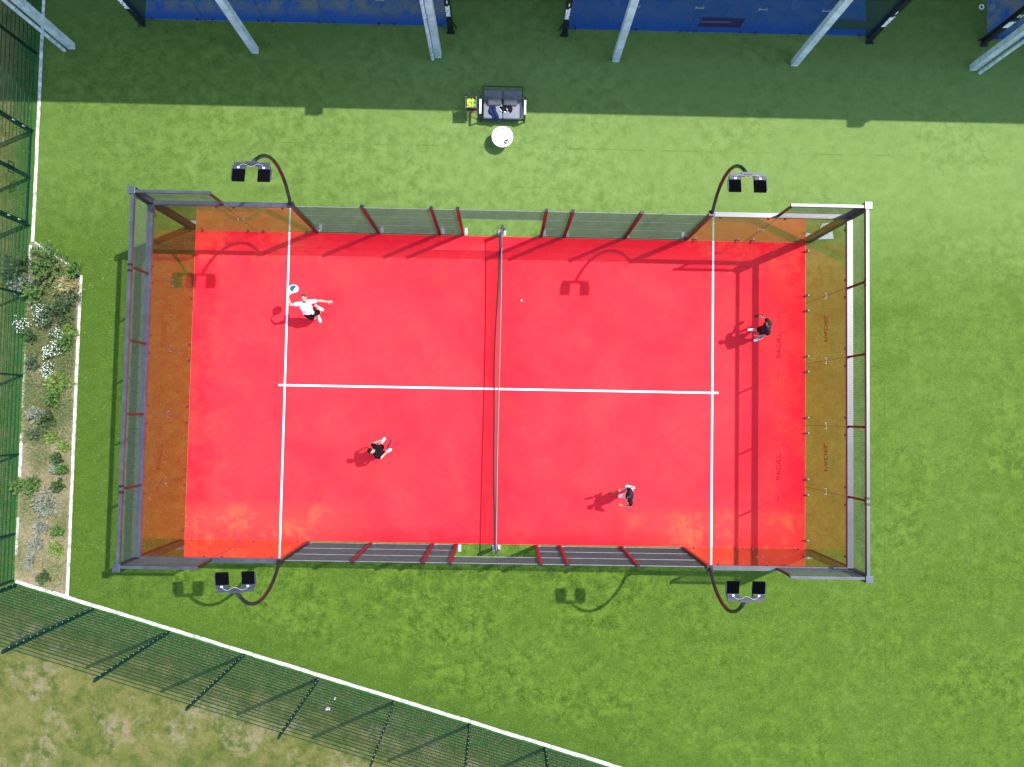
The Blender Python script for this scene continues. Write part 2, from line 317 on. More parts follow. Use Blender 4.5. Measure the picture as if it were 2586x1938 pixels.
# ------------------------------------------------------------------ mesh helpers
class MB:
    def __init__(s): s.v = []; s.f = []
    def add(s, vs_, fs):
        o = len(s.v); s.v += [Vector(p) for p in vs_]; s.f += [tuple(i + o for i in f) for f in fs]; return s
    def box(s, a, b):
        x0, y0, z0 = [min(p, q) for p, q in zip(a, b)]; x1, y1, z1 = [max(p, q) for p, q in zip(a, b)]
        return s.add([(x0,y0,z0),(x1,y0,z0),(x1,y1,z0),(x0,y1,z0),(x0,y0,z1),(x1,y0,z1),(x1,y1,z1),(x0,y1,z1)],
              [(0,3,2,1),(4,5,6,7),(0,1,5,4),(1,2,6,5),(2,3,7,6),(3,0,4,7)])
    def cbox(s, c, d, rot=None):
        pts = []
        for sx, sy, sz in ((-1,-1,-1),(1,-1,-1),(1,1,-1),(-1,1,-1),(-1,-1,1),(1,-1,1),(1,1,1),(-1,1,1)):
            p = Vector((sx*d[0]/2, sy*d[1]/2, sz*d[2]/2))
            if rot: p = rot @ p
            pts.append(p + Vector(c))
        return s.add(pts, [(0,3,2,1),(4,5,6,7),(0,1,5,4),(1,2,6,5),(2,3,7,6),(3,0,4,7)])
    def rbox(s, c, d, r=0.02, rot=None, seg=2):
        bm = bmesh.new(); bmesh.ops.create_cube(bm, size=1)
        for v in bm.verts: v.co = Vector((v.co.x*d[0], v.co.y*d[1], v.co.z*d[2]))
        bmesh.ops.bevel(bm, geom=bm.edges[:], offset=min(r, min(d)*0.49), segments=seg, affect='EDGES', profile=0.5)
        o = len(s.v); bm.verts.index_update()
        for v in bm.verts: s.v.append((rot @ v.co if rot else v.co) + Vector(c))
        for f in bm.faces: s.f.append(tuple(v.index + o for v in f.verts))
        bm.free(); return s
    def bar(s, a, b, w_, h_=None, up=(0,0,1)):
        a = Vector(a); b = Vector(b); d = (b-a).normalized(); u = Vector(up)
        if abs(d.dot(u)) > .98: u = Vector((0,1,0))
        x = d.cross(u).normalized(); y = x.cross(d).normalized(); h_ = h_ or w_
        pts = [p + x*sx*w_/2 + y*sy*h_/2 for p in (a, b) for sx, sy in ((-1,-1),(1,-1),(1,1),(-1,1))]
        return s.add(pts, [(0,1,2,3),(7,6,5,4),(0,4,5,1),(1,5,6,2),(2,6,7,3),(3,7,4,0)])
    def tube(s, pts, r, n_=8, cap=True, squash=None, side=None):
        pts = [Vector(p) for p in pts]; k = len(pts); rs = r if isinstance(r, (list, tuple)) else [r]*k
        o = len(s.v); px = None
        for i, p in enumerate(pts):
            d = (pts[min(i+1, k-1)] - pts[max(i-1, 0)]).normalized()
            if side is not None: x = (Vector(side) - d*d.dot(Vector(side))).normalized()
            elif px is None:
                u = Vector((0,0,1)) if abs(d.z) < .9 else Vector((0,1,0)); x = d.cross(u).normalized()
            else: x = (px - d*d.dot(px)).normalized()
            px = x; y = d.cross(x).normalized(); q = squash if squash else 1.0
            for j in range(n_):
                t = 2*math.pi*j/n_; s.v.append(p + x*math.cos(t)*rs[i] + y*math.sin(t)*rs[i]*q)
        for i in range(k-1):
            for j in range(n_):
                a = o+i*n_+j; b = o+i*n_+(j+1) % n_; s.f.append((a, b, b+n_, a+n_))
        if cap: s.f.append(tuple(o+j for j in range(n_))[::-1]); s.f.append(tuple(o+(k-1)*n_+j for j in range(n_)))
        return s
    def ball(s, c, r, sub=2, scale=(1,1,1), rot=None):
        bm = bmesh.new(); bmesh.ops.create_icosphere(bm, subdivisions=sub, radius=1)
        o = len(s.v); bm.verts.index_update()
        for v in bm.verts:
            p = Vector((v.co.x*r*scale[0], v.co.y*r*scale[1], v.co.z*r*scale[2]))
            s.v.append((rot @ p if rot else p) + Vector(c))
        for f in bm.faces: s.f.append(tuple(v.index + o for v in f.verts))
        bm.free(); return s
    def capsule(s, a, b, ra, rb, n_=12):
        a = Vector(a); b = Vector(b); d = b-a
        if d.length < 1e-5: return s.ball(a, ra)
        d.normalize(); pts = []; rs = []
        for t in (-.97, -.8, -.5, 0): pts.append(a + d*ra*t); rs.append(ra*math.sqrt(max(0.02, 1-t*t)))
        for t in (0, .5, .8, .97): pts.append(b + d*rb*t); rs.append(rb*math.sqrt(max(0.02, 1-t*t)))
        return s.tube(pts, rs, n_)
    def cyl(s, c, r, z0, z1, n_=24, r2=None):
        return s.tube([(c[0],c[1],z0),(c[0],c[1],z1)], [r, r2 if r2 is not None else r], n_)
    def poly(s, pts2, z0, z1):
        k = len(pts2); vs_ = [(x,y,z0) for x,y in pts2] + [(x,y,z1) for x,y in pts2]
        return s.add(vs_, [tuple(range(k))[::-1], tuple(range(k, 2*k))] + [(i, (i+1)%k, (i+1)%k+k, i+k) for i in range(k)])
    def grid(s, o_, u, v, lu, lv, pu, pv, r):
        """welded wire panel: wires along v every pu, along u every pv"""
        o_ = Vector(o_); u = Vector(u); v = Vector(v); nn = u.cross(v).normalized()
        k = max(1, round(lu/pu)); k2 = max(1, round(lv/pv))
        for i in range(k+1):
            p = o_ + u*(lu*i/k); s.tube([p, p+v*lv], r, 4, False)
        for i in range(k2+1):
            p = o_ + v*(lv*i/k2) + nn*r*1.2; s.tube([p, p+u*lu], r, 4, False)
        return s
    def build(s, name, m, parent=None, smooth_=False, remesh=None, sub=0):
        off = parent_world(parent)
        me = bpy.data.meshes.new(name); me.from_pydata([p - off for p in s.v], [], s.f); me.update()
        if remesh: me = remeshed(me, remesh, sub)
        me.name = name
        me.materials.append(m)
        if smooth_ or remesh: me.polygons.foreach_set('use_smooth', [True]*len(me.polygons))
        o = bpy.data.objects.new(name, me); col.objects.link(o)
        if parent: o.parent = parent
        return o
def parent_world(p):
    v = Vector((0,0,0))
    while p: v += p.location; p = p.parent
    return v
def remeshed(me, vox, it=4):
    o = bpy.data.objects.new('tmp', me); col.objects.link(o)
    r = o.modifiers.new('r', 'REMESH'); r.mode = 'VOXEL'; r.voxel_size = vox
    sm = o.modifiers.new('s', 'SMOOTH'); sm.iterations = it or 4; sm.factor = 0.5
    dg = bpy.context.evaluated_depsgraph_get(); dg.update()
    new = bpy.data.meshes.new_from_object(o.evaluated_get(dg))
    bpy.data.objects.remove(o); return new
def tag(o, label=None, cat=None, group=None, kind=None):
    if label: o['label'] = label
    if cat: o['category'] = cat
    if group: o['group'] = group
    if kind: o['kind'] = kind
    return o
def thing(name, loc, label, cat, group=None):
    o = bpy.data.objects.new(name, None); o.location = loc; o.empty_display_size = .1; col.objects.link(o)
    return tag(o, label, cat, group)
def struct(name, mb, m): return tag(mb.build(name, m), kind='structure')
def copy_tree(o, parent=None):
    c = o.copy(); col.objects.link(c); c.parent = parent
    for ch in list(o.children): copy_tree(ch, c)
    return c
def sheet(pts, z): return MB().add([(x,y,z) for x,y in pts], [tuple(range(len(pts)))])
def text_obj(txt, name, m, size, mat4, parent, extr=0.0015, sx=1.0, bold=0.0):
    cu = bpy.data.curves.new('t', 'FONT'); cu.body = txt; cu.size = size; cu.extrude = extr; cu.align_x = 'CENTER'; cu.align_y = 'CENTER'; cu.offset = bold
    o = bpy.data.objects.new('t', cu); col.objects.link(o)
    dg = bpy.context.evaluated_depsgraph_get(); dg.update()
    me = bpy.data.meshes.new_from_object(o.evaluated_get(dg)); bpy.data.objects.remove(o)
    me.transform(mat4 @ Matrix.Diagonal((sx,1,1,1))); me.transform(Matrix.Translation(-parent_world(parent)))
    me.materials.clear(); me.materials.append(m); me.name = name
    ob = bpy.data.objects.new(name, me); col.objects.link(ob); ob.parent = parent; return ob
def basis(x, y, o_):
    x = Vector(x).normalized(); y = Vector(y).normalized(); z = x.cross(y)
    m4 = Matrix((x, y, z)).transposed().to_4x4(); m4.translation = Vector(o_); return m4

# ------------------------------------------------------------------ setting
G = 250
struct('lawn', sheet([(-G,-G),(G,-G),(G,G),(-G,G)], -0.03), M['lawn'])
def ky(x): return -6.44 - 0.2892*(x + 15.3)             # line of the south kerb
turf_poly = [(-15.26, 60), (-15.26, 4.5), (-13.68, 3.5), (-13.68, ky(-13.68)+.02), (70, ky(70)), (70, 60)]
struct('artificial_turf', sheet(turf_poly[::-1], 0.0), M['turf'])
struct('planting_bed', sheet([(-15.36,4.5),(-15.36,ky(-15.36)),(-13.68,ky(-13.68)),(-13.68,3.52),(-15.2,4.5)], -0.005), M['soil'])
struct('court_floor', sheet([(-10,-5),(10,-5),(10,5),(-10,5)], 0.006), M['redfloor'])
LN = MB()
for sx in (-1, 1): LN.add([(sx*6.95-.03,-5,.010),(sx*6.95+.03,-5,.010),(sx*6.95+.03,5,.010),(sx*6.95-.03,5,.010)], [(0,1,2,3)])
LN.add([(-7.15,-.03,.014),(7.15,-.03,.014),(7.15,.03,.014),(-7.15,.03,.014)], [(0,1,2,3)])
struct('court_lines', LN, M['line'])
for cx in (-6.92, 7.04, 21.09):
    struct('blue_court_floor', sheet([(cx-4.98,12.0),(cx+4.98,12.0),(cx+4.98,32),(cx-4.98,32)], 0.006), M['bluefloor'])

# kerbs
def kerb(a, b, label, w_=.10, h_=.05, group='white concrete kerbs round the turf'):
    mb = MB(); a = Vector((*a, 0)); b = Vector((*b, 0)); L = (b-a).length; n_ = max(1, round(L/1.0)); d = (b-a)/n_
    for i in range(n_):
        j = random.uniform(-.006, .006); k_ = Vector((d.y, -d.x, 0)).normalized()*random.uniform(-.008, .008); mb.bar(a + d*i + k_ + Vector((0,0,j-.03)), a + d*(i+.99) + k_*.3 + Vector((0,0,j-.03)), w_*random.uniform(.95,1.05), h_*2+.0)
    o = mb.build('kerb', M['kerb']); return tag(o, label, 'kerb', group)
kerb((-15.26,4.52), (-15.26,30), 'white kerb running north beside the green gate')
kerb((-15.20,4.50), (-13.70,3.56), 'short slanting white kerb at the top of the weedy bed', .07)
kerb((-13.66,3.45), (-13.66,ky(-13.66)+.05), 'long straight white kerb between weedy bed and green turf', .09)
kerb((-15.3,ky(-15.3)+.02), (20,ky(20)+.02), 'long white kerb along the foot of the slanting south fence', .105, .05)
kerb((-15.33,4.4), (-15.33,3.75), 'short stub of pale kerb at the top corner of the weedy bed', .09, .03)
kerb((-15.33,1.0), (-15.33,-.9), 'half buried pale kerb under the fence beside the last white flowers', .09, .03)
kerb((-15.34,-1.7), (-15.34,-3.1), 'half buried pale kerb under the fence in the lower half of the bed', .09, .03)
kerb((-15.34,-4.4), (-15.34,-5.6), 'half buried pale kerb under the fence near its bottom corner', .08, .025)

# ------------------------------------------------------------------ glass walls of the red court
clamp_bm = {}
def disc_mesh():
    return
def add_clamp(p, nx, ny, parent, low=True):
    """round glass clamp; (nx,ny) points outwards"""
    mb = MB(); p = Vector(p); nn = Vector((nx, ny, 0))
    mb.tube([p - nn*.022, p + nn*.035], .032, 12)
    o = mb.build('clamp', M['clamp'], parent)
    if low and (nx > 0 or (ny > 0 and p.x > 0)):
        q = p + nn*.06
        MB().cbox((q.x, q.y, p.z-.03), (.04 if nx else .05, .05 if nx else .04, .07)).build('clamp_foot', M['clip'], o)
def add_spider(p, nx, ny, parent):
    p = Vector(p); t = Vector((-ny, nx, 0)) if nx else Vector((1,0,0)); nn = Vector((nx, ny, 0))
    mb = MB()
    for s in (-1, 1):
        mb.bar(p + t*s*.09 - nn*.012 + Vector((0,0,-.035)), p + t*s*.09 - nn*.012 + Vector((0,0,.035)), .018, .014, up=(t.x,t.y,0))
    mb.bar(p - t*.09 + nn*.022, p + t*.09 + nn*.022, .014, .014)
    for s in (-1, 1): mb.tube([p + t*s*.09 - nn*.02, p + t*s*.09 + nn*.03], .013, 8)
    mb.build('glass_connector', M['clip'] if nx + ny > 0 else M['dimclip'], parent)  # west and south connectors take the copy with shade in its colour

def end_wall(s, label):
    x0 = 10*s; T = thing('glass_end_wall', (x0, 0, 0), label, 'glass wall', 'glass end walls of the red court')
    for i in range(5):
        y0 = -5 + 2*i + .006; y1 = y0 + 1.988
        MB().box((x0, y0, .02), (x0 + s*.012, y1, 2.92)).build('glass_pane', M['glass'], T)
    for i in range(1, 5):
        y = -5 + 2*i
        MB().box((x0 + s*.001, y-.0055, .02), (x0 + s*.011, y+.0055, 2.92)).build('joint_seal', M['seam'], T)
        add_spider((x0, y, 1.53), s, 0, T)
    for i in range(1, 5):
        for d in (-.25, .25):
            add_clamp((x0, -5+2*i+d, .13), s, 0, T); add_clamp((x0, -5+2*i+d, 2.84), s, 0, T, False)
    for y in (-4.72, 4.72):
        add_clamp((x0, y, .13), s, 0, T); add_clamp((x0, y, 2.84), s, 0, T, False)
    MB().box((x0 - s*.004, -5.02, 2.88), (x0 + s*.165, 5.02, 3.0)).build('lower_beam', M['beam'], T)
    MB().box((x0 + s*.05, -5.03, 3.90), (x0 + s*.135, 5.03, 4.02)).build('top_beam', M['beam'], T)
    for y in (-3, -1, 1, 3):
        MB().box((x0 + s*.02, y-.03, 3.0), (x0 + s*.07, y+.03, 3.90)).build('stud', M['frame'], T)
        if abs(y) == 3:
            MB().box((x0 + s*.046, y-.13, 3.896), (x0 + s*.139, y-.06, 4.026)).box((x0 + s*.046, y+.03, 3.896), (x0 + s*.139, y+.10, 4.026)).build('beam_sleeve', M['frame'], T)
    for i in range(5):
        ya = -5 + 2*i + .03
        MB().grid((x0 + s*.035, ya, 3.0), (0,1,0), (0,0,1), 1.94, .94, .05, .05, .0031).build('mesh_panel', M['wire'], T)
    for sy in (-1, 1):
        MB().box((x0 + s*.015, sy*5.015, 0), (x0 + s*.20, sy*5.20, 4.03)).build('corner_post', M['matte'], T)
        MB().rbox((x0 + s*.11, sy*5.11, 4.035), (.21, .21, .03), .008).build('post_cap', M['beam'], T)
        MB().box((x0 + s*.0, sy*5.20, 0), (x0 + s*.24, sy*5.32, .015)).build('base_plate', M['plate'], T)
    # lettering on the panes either side of the middle
    for y in (2.0, -1.97):
        text_obj('PADEL', 'pane_lettering', M['film'], .37, basis((0,1,0), (0,0,1), (x0 + s*.016, y, 1.5)), T, .0008, 0.80, .010)
    return T
end_wall(-1, 'glass end wall of the red court on the side of the weedy bed')
end_wall(1, 'glass end wall of the red court with bright white top beam')

def side_wall(sx, sy, label):
    T = thing('glass_side_wall', (sx*8, sy*5, 0), label, 'glass wall', 'glass corner walls of the red court')
    y0 = sy*5
    for xa, xb in ((6.10, 7.994), (8.006, 9.995)):
        MB().box((sx*xa, y0, .02), (sx*xb, y0 + sy*.012, 2.92)).build('glass_pane', M['glass'], T)
    MB().box((sx*8-.0055, y0 + sy*.001, .02), (sx*8+.0055, y0 + sy*.011, 2.92)).build('joint_seal', M['seam'], T)
    add_spider((sx*8, y0, 1.53), 0, sy, T)
    for xx in (6.35, 7.75, 8.25, 9.72):
        add_clamp((sx*xx, y0, .13), 0, sy, T); add_clamp((sx*xx, y0, 2.84), 0, sy, T, False)
    MB().box((sx*6.12, y0 - sy*.004, 2.92), (sx*9.99, y0 + sy*.13, 3.0)).build('lower_beam', M['beam'], T)
    MB().box((sx*7.97, y0 + sy*.045, 3.94), (sx*10.02, y0 + sy*.125, 4.02)).build('top_beam', M['beam'], T)
    MB().box((sx*7.97, y0 + sy*.03, 3.0), (sx*8.03, y0 + sy*.09, 3.94)).build('stud', M['frame'], T)
    MB().grid((sx*9.98, y0 + sy*.035, 3.0), (-sx,0,0), (0,0,1), 1.94, .94, .05, .05, .0031).build('mesh_panel', M['wire'], T)
    MB().box((sx*6.0, y0 + sy*.0, 0), (sx*6.10, y0 + sy*.13, 3.04)).build('end_post', M['frame'], T)
    MB().box((sx*5.90, y0 + sy*.05, .004), (sx*5.99, y0 + sy*.27, .018)).build('base_plate', M['plate'], T)
side_wall(-1, 1, 'glass side wall with mesh top, corner nearest the green gate')
side_wall(1, 1, 'glass side wall beside the pale paving slab')
side_wall(-1, -1, 'glass side wall in the corner nearest the weedy bed and south fence')
side_wall(1, -1, 'glass side wall in the far corner from the weedy bed, south side')

# mesh fences of the red court
def court_fence(sy, label):
    T = thing('court_mesh_fence', (0, sy*5, 0), label, 'mesh fence', 'mesh side fences of the red court')
    y0 = sy*5; xs = [-5.99, -4.03, -2.04, -1.28, 1.28, 2.04, 4.03, 5.99]
    for i in range(7):
        a, b = xs[i]+.045, xs[i+1]-.045
        zs = [.04, 1.02, 2.01, 2.98] if i != 3 else [2.01, 2.98]
        MB().grid((a, y0 + sy*.055, zs[0]), (1,0,0), (0,0,1), b-a, zs[-1]-zs[0], .05, .05, .0041).build('mesh_panel', M['wire'], T)
        for z in zs: MB().bar((a, y0 + sy*.04, z), (b, y0 + sy*.04, z), .013, .013).build('rail', M['rail'], T)
    for x in xs[1:-1]:
        MB().box((x-.045, y0 + sy*.005, 0), (x+.045, y0 + sy*.10, 3.08)).build('post', M['frame'], T)
        bp = MB().box((x+.05, y0 + sy*.03, .004), (x+.15, y0 + sy*.26, .018)).build('base_plate', M['plate'], T)
        for dx, dy in ((.075,.08),(.125,.22)): MB().cyl((x+dx, y0+sy*dy), .009, .018, .035, 6).build('bolt', M['frame'], bp)
court_fence(1, 'grey mesh side fence with door gap on the side facing the sofa')
court_fence(-1, 'grey mesh side fence with door gap on the side facing the slanting green fence')

# floodlights
def floodlight(sx, sy, label, cx=0.0, rz=0.0, cy=0.0):
    x = sx*6.05; T = thing('floodlight_mast', (x, sy*5.1, 3.04), label, 'floodlight', 'twin floodlights on curved arms')
    P = [(5.07,3.04),(5.11,3.12),(5.27,3.30),(5.47,3.56),(5.64,3.90),(5.75,4.30),(5.79,4.70),(5.76,5.05),(5.67,5.38),(5.54,5.68),(5.38,5.93),(5.22,6.13)]
    k = len(P) - 1
    arm = [(x + cx*(i/k)**2, sy*(y + cy*(i/k)**2), z) for i, (y, z) in enumerate(P)]
    mb = MB(); mb.tube(arm, .047, 10); mb.build('curved_arm', M['frame'], T, True)
    MB().box((x-.09, sy*5.0, 3.045), (x+.09, sy*5.15, 3.075)).build('foot_plate', M['frame'], T)
    e = Vector(arm[-1]); Rz = Matrix.Rotation(rz, 3, 'Z')
    mb = MB()
    c = e + Vector((0, -sy*.04, .03))
    mb.cbox(c, (.86, .085, .05), Rz); mb.cbox(c + Vector((0, sy*.03, .03)), (.30, .06, .03), Rz)
    mb.build('crossbar', M['driver'], T)
    for s in (-1, 1):
        hc = c + Rz @ Vector((s*.31, -sy*.29, .02)); tilt = Matrix.Rotation(sy*R(-9), 3, 'X')
        Q = Rz @ tilt
        h = MB()
        h.cbox(hc, (.30, .30, .045), Q)
        for i in range(9): h.cbox(hc + Q @ Vector((-.135+.03375*i, 0, .032)), (.008, .28, .03), Q)
        hd = h.build('lamp_head', M['louvre'], T)
        MB().cbox(hc + Q @ Vector((0, 0, -.027)), (.27, .27, .008), Q).build('lens', M['clear'], hd)
        MB().rbox(hc + Q @ Vector((0, sy*.195, .02)), (.30, .10, .085), .01, Q).build('driver_box', M['driver'], hd)
        MB().cbox(hc + Q @ Vector((.0, sy*.18, .066)), (.05, .035, .006), Q).build('sticker', M['white'], hd)
        MB().cbox(hc + Q @ Vector((s*.165, sy*.03, 0)), (.02, .26, .05), Q).build('side_bracket', M['driver'], hd)
    cab = MB(); pts = []
    for t in range(17):
        u = t/16*2-1; pts.append(c + Rz @ Vector((u*.30, -sy*(.05 + .035*math.cos(u*5.2)), .085 - .03*abs(u))))
    cab.tube(pts, .0055, 6); cab.build('white_cable', M['cable'], T, True)
floodlight(-1, 1, 'twin floodlight leaning over the turf nearest the green gate', cx=-.08)
floodlight(1, 1, 'twin floodlight above the turf near the paving slab')
floodlight(-1, -1, 'twin floodlight nearest the slanting green fence', cx=-.13, rz=R(3), cy=-.04)
floodlight(1, -1, 'twin floodlight on the wide empty turf side, south of the court')

# net
def net():
    T = thing('court_net', (0,0,0), 'black net with white top band dividing the red court', 'net')
    def sag(y): return .92 - .05*(1-(y/5.05)**2)
    def off(y): return -.02 + .005*math.sin(y)
    n_ = 202; tape = MB(); pts = [(off(y)*.0 + .01*math.sin(y*.7), y, sag(y)) for y in [-5.05+10.1*i/40 for i in range(41)]]
    o = len(tape.v)
    for (x, y, z) in pts:
        tape.v += [Vector((x-.010,y,z+.02)), Vector((x+.010,y,z+.02)), Vector((x+.010,y,z-.035)), Vector((x-.010,y,z-.035))]
    for i in range(40):
        for j in range(4): a = o+i*4+j; b = o+i*4+(j+1)%4; tape.f.append((a, a+4, b+4, b))
    tape.build('net_band', M['band'], T)
    def bx(y, t): # t 0 top..1 bottom; the foot of the net drifts west in the middle
        return .01*math.sin(y*.7) - t**1.5*(.06 + .12*math.exp(-((y-1.0)/2.3)**2) + .05*math.exp(-((y+2.5)/1.5)**2))
    m = MB()
    for i in range(n_+1):
        y = -5.05 + 10.1*i/n_; h = sag(y)
        m.tube([(bx(y,t), y, h-.02-(h-.05)*t) for t in (0,.35,.7,1)], .0034, 3, False)
    for k in range(0, 19):
        t = k/18; m.tube([(bx(y,t), y, sag(y)-.02-(sag(y)-.05)*t) for y in [-5.05+10.1*i/30 for i in range(31)]], (.0034 if k < 18 else .016), 3 if k < 18 else 6, False)
    m.build('net_cords', M['net'], T)
    for s in (-1, 1):
        p = MB().box((-.045, s*5.05, 0), (.045, s*5.15, .96)).build('net_post', M['black'], T)
        MB().box((-.13, s*5.03, .004), (.13, s*5.22, .016)).build('base_plate', M['plate'], p)
        w_ = MB(); w_.cyl((.07, s*5.1), .03, .5, .6, 12); w_.tube([(.05,s*5.1,.55),(.14,s*5.1,.55)], .01, 6); w_.build('winder', M['black'], p)
        loop = [(-.05 + -.12*math.sin(t*.35), s*(5.12 + .11*(1-math.cos(t*.35))), .3 - .25*t/18) for t in range(19)]
        MB().tube(loop, .006, 5).build('loose_rope', M['black'], p)
        loop = [(.05 + .08*math.sin(t*.35), s*(5.2 + .06*(1-math.cos(t*.35))), .4 - .2*t/18) for t in range(19)]
        MB().tube(loop, .006, 5).build('loose_rope', M['black'], p)
net()

tag(MB().poly([(10.43,5.40),(10.55,5.66),(10.84,5.69),(10.93,5.15),(10.40,5.12)], .004, .03).build('paving_slab', M['slab']), 'pale grey slab lying on the turf outside the court corner', 'slab')

# ------------------------------------------------------------------ canopy hall and blue courts
T = thing('canopy_roof', (0, 11.1, 6.8), 'flat sheet roof over the blue courts with gutter along its edge', 'roof')
mb = MB()
for i in range(0, 140):
    x = -14.75 + i*.4
    mb.box((x, 11.02, 6.80), (x+.36, 36, 6.85)); mb.box((x+.362, 11.02, 6.80), (x+.398, 36, 6.83))
mb.build('roof_sheets', M['roof'], T)
MB().box((-14.75,10.98,6.66),(41.5,11.015,6.90)).build('gutter', M['galv'], T)
for x in (-14.3, -2.30, 15.65):
    MB().box((x-.22, 10.72, 6.62), (x+.22, 10.975, 6.88)).build('gutter_outlet', M['galv'], T)
for y in (16, 22, 28, 34):
    MB().box((-14.6, y-.08, 6.5), (41, y+.08, 6.79)).build('purlin', M['galv'], T)
COLX = [-14.28, -8.26, -2.23, 3.66, 9.62, 15.62]
CL = ['galvanised canopy column standing astride the kerb above the green gate', 'galvanised canopy column in front of the sandy blue court',
      'galvanised canopy column with rain pipe, left of the gap between two blue courts', 'galvanised canopy column crossing the left part of the middle blue court',
      'galvanised canopy column crossing the right part of the middle blue court', 'galvanised canopy column with rain pipe beside the double PADEL post']
for i, x in enumerate(COLX):
    T = thing('canopy_column', (x, 11.05, 0), CL[i], 'column', 'galvanised columns of the canopy')
    MB().box((x-.11, 11.03-.10, 0), (x+.11, 11.03+.10, 6.62)).build('shaft', M['galv'], T)
    if i in (0, 2, 5):
        px_ = x - .17 if i == 2 else (x - .20 if i == 0 else x + .19)
        py_ = 10.86 if i != 5 else 10.83
        pipe = MB().cyl((px_, py_), .055, .05, 6.66, 14).build('rain_pipe', M['galv'], T, False)
        for z in (.3, .55, .85, 2.6, 4.6): MB().cyl((px_, py_), .066, z, z+.03, 14).build('pipe_collar', M['plate'], pipe)
BL = ['sandy blue court enclosure left of the sofa, glass end wall', 'middle blue court enclosure with purple banner on its glass', 'blue court enclosure cut off by the top right corner of the view']
for k, cx in enumerate((-6.92, 7.04, 21.09)):
    T = thing('blue_court_enclosure', (cx, 12, 0), BL[k], 'court enclosure', 'glass enclosures of the blue courts')
    xl, xr = cx-4.98, cx+4.98
    for i in range(5):
        xa = xl + 1.992*i
        MB().box((xa+.005, 11.985, .02), (xa+1.987, 11.997, 2.92)).build('glass_pane', M['glass'], T)
        if i:
            MB().box((xa-.007, 11.986, .02), (xa+.007, 11.996, 2.92)).build('joint_seal', M['seam'], T)
            p = Vector((xa, 11.98, 1.56))
            MB().box((xa-.12, 11.95, 1.545), (xa+.12, 11.965, 1.575)).box((xa-.13,11.95,1.51),(xa-.10,11.98,1.61)).box((xa+.10,11.95,1.51),(xa+.13,11.98,1.61)).build('glass_connector', M['clip'], T)
        for d in (.25, 1.74):
            b = MB().tube([(xa+d-.028, 11.96, .12), (xa+d-.028, 12.01, .12)], .022, 10).tube([(xa+d+.028, 11.96, .12), (xa+d+.028, 12.01, .12)], .022, 10).build('clamp', M['black'], T)
            MB().cbox((xa+d, 11.935, .02), (.07, .05, .02)).build('clamp_foot', M['dimclip'], b)
    MB().box((xl, 11.998, .0), (xr, 12.012, .012)).build('bottom_rail', M['plate'], T)
    MB().box((xl, 11.96, 2.93), (xr, 12.1, 3.0)).build('lower_beam', M['blackpost'], T)
    MB().box((xl, 11.98, 3.93), (xr, 12.08, 4.0)).build('top_beam', M['blackpost'], T)
    MB().grid((xl, 12.0, 3.0), (1,0,0), (0,0,1), 9.96, .93, .05, .05, .0031).build('mesh_panel', M['wire'], T)
    for s, x in ((-1, xl), (1, xr)):
        for ya in (12.02, 14.02):
            MB().box((x, ya, .02), (x + s*.012, ya+1.98, 2.92)).build('glass_pane', M['glass'], T)
        MB().box((x + s*.02, 11.84, 0), (x + s*.20, 12.02, 4.03)).build('corner_post', M['blackpost'], T)
        MB().box((x - s*.02, 11.74, .004), (x + s*.26, 11.83, .02)).build('base_plate', M['blackpost'], T)
        MB().bar((x + s*.30, 11.95, .02), (x + s*.20, 11.95, .42), .05, .02).build('base_bracket', M['blackpost'], T)
        xc = x + s*.11
        for dx in ((0,) if k < 2 else (-.045, .045)):
            text_obj('PADEL', 'post_lettering', M['white'], .17 if k < 2 else .10, basis((0,0,1), (-1,0,0), (xc+dx, 11.836, 1.25)), T, .0015, 1.25, .012)
            MB().box((xc+dx-.012, 11.834, 1.68), (xc+dx+.020, 11.839, 1.84)).build('post_mark', M['white'], T)
    if k == 1:
        bn = MB().box((6.27, 11.978, .41), (7.67, 11.982, .98)).build('banner', M['film_dark'], T)
        text_obj('CHAUPUON', 'banner_lettering', M['film_text'], .17, basis((1,0,0), (0,0,1), (6.78, 11.975, .73)), bn, .0006, 1.0)
        MB().box((10.42, 11.978, .48), (11.95, 11.982, 1.05)).build('banner', M['film_green'], T)['label'] = 'dark green banner'
tag(MB().tube([(15.92+.07*math.cos(t*math.pi/8), 13.1+.07*math.sin(t*math.pi/8), .02) for t in range(17)], .022, 8).build('white_ring', M['white']), 'small white ring lying on turf beside the last blue court', 'ring')

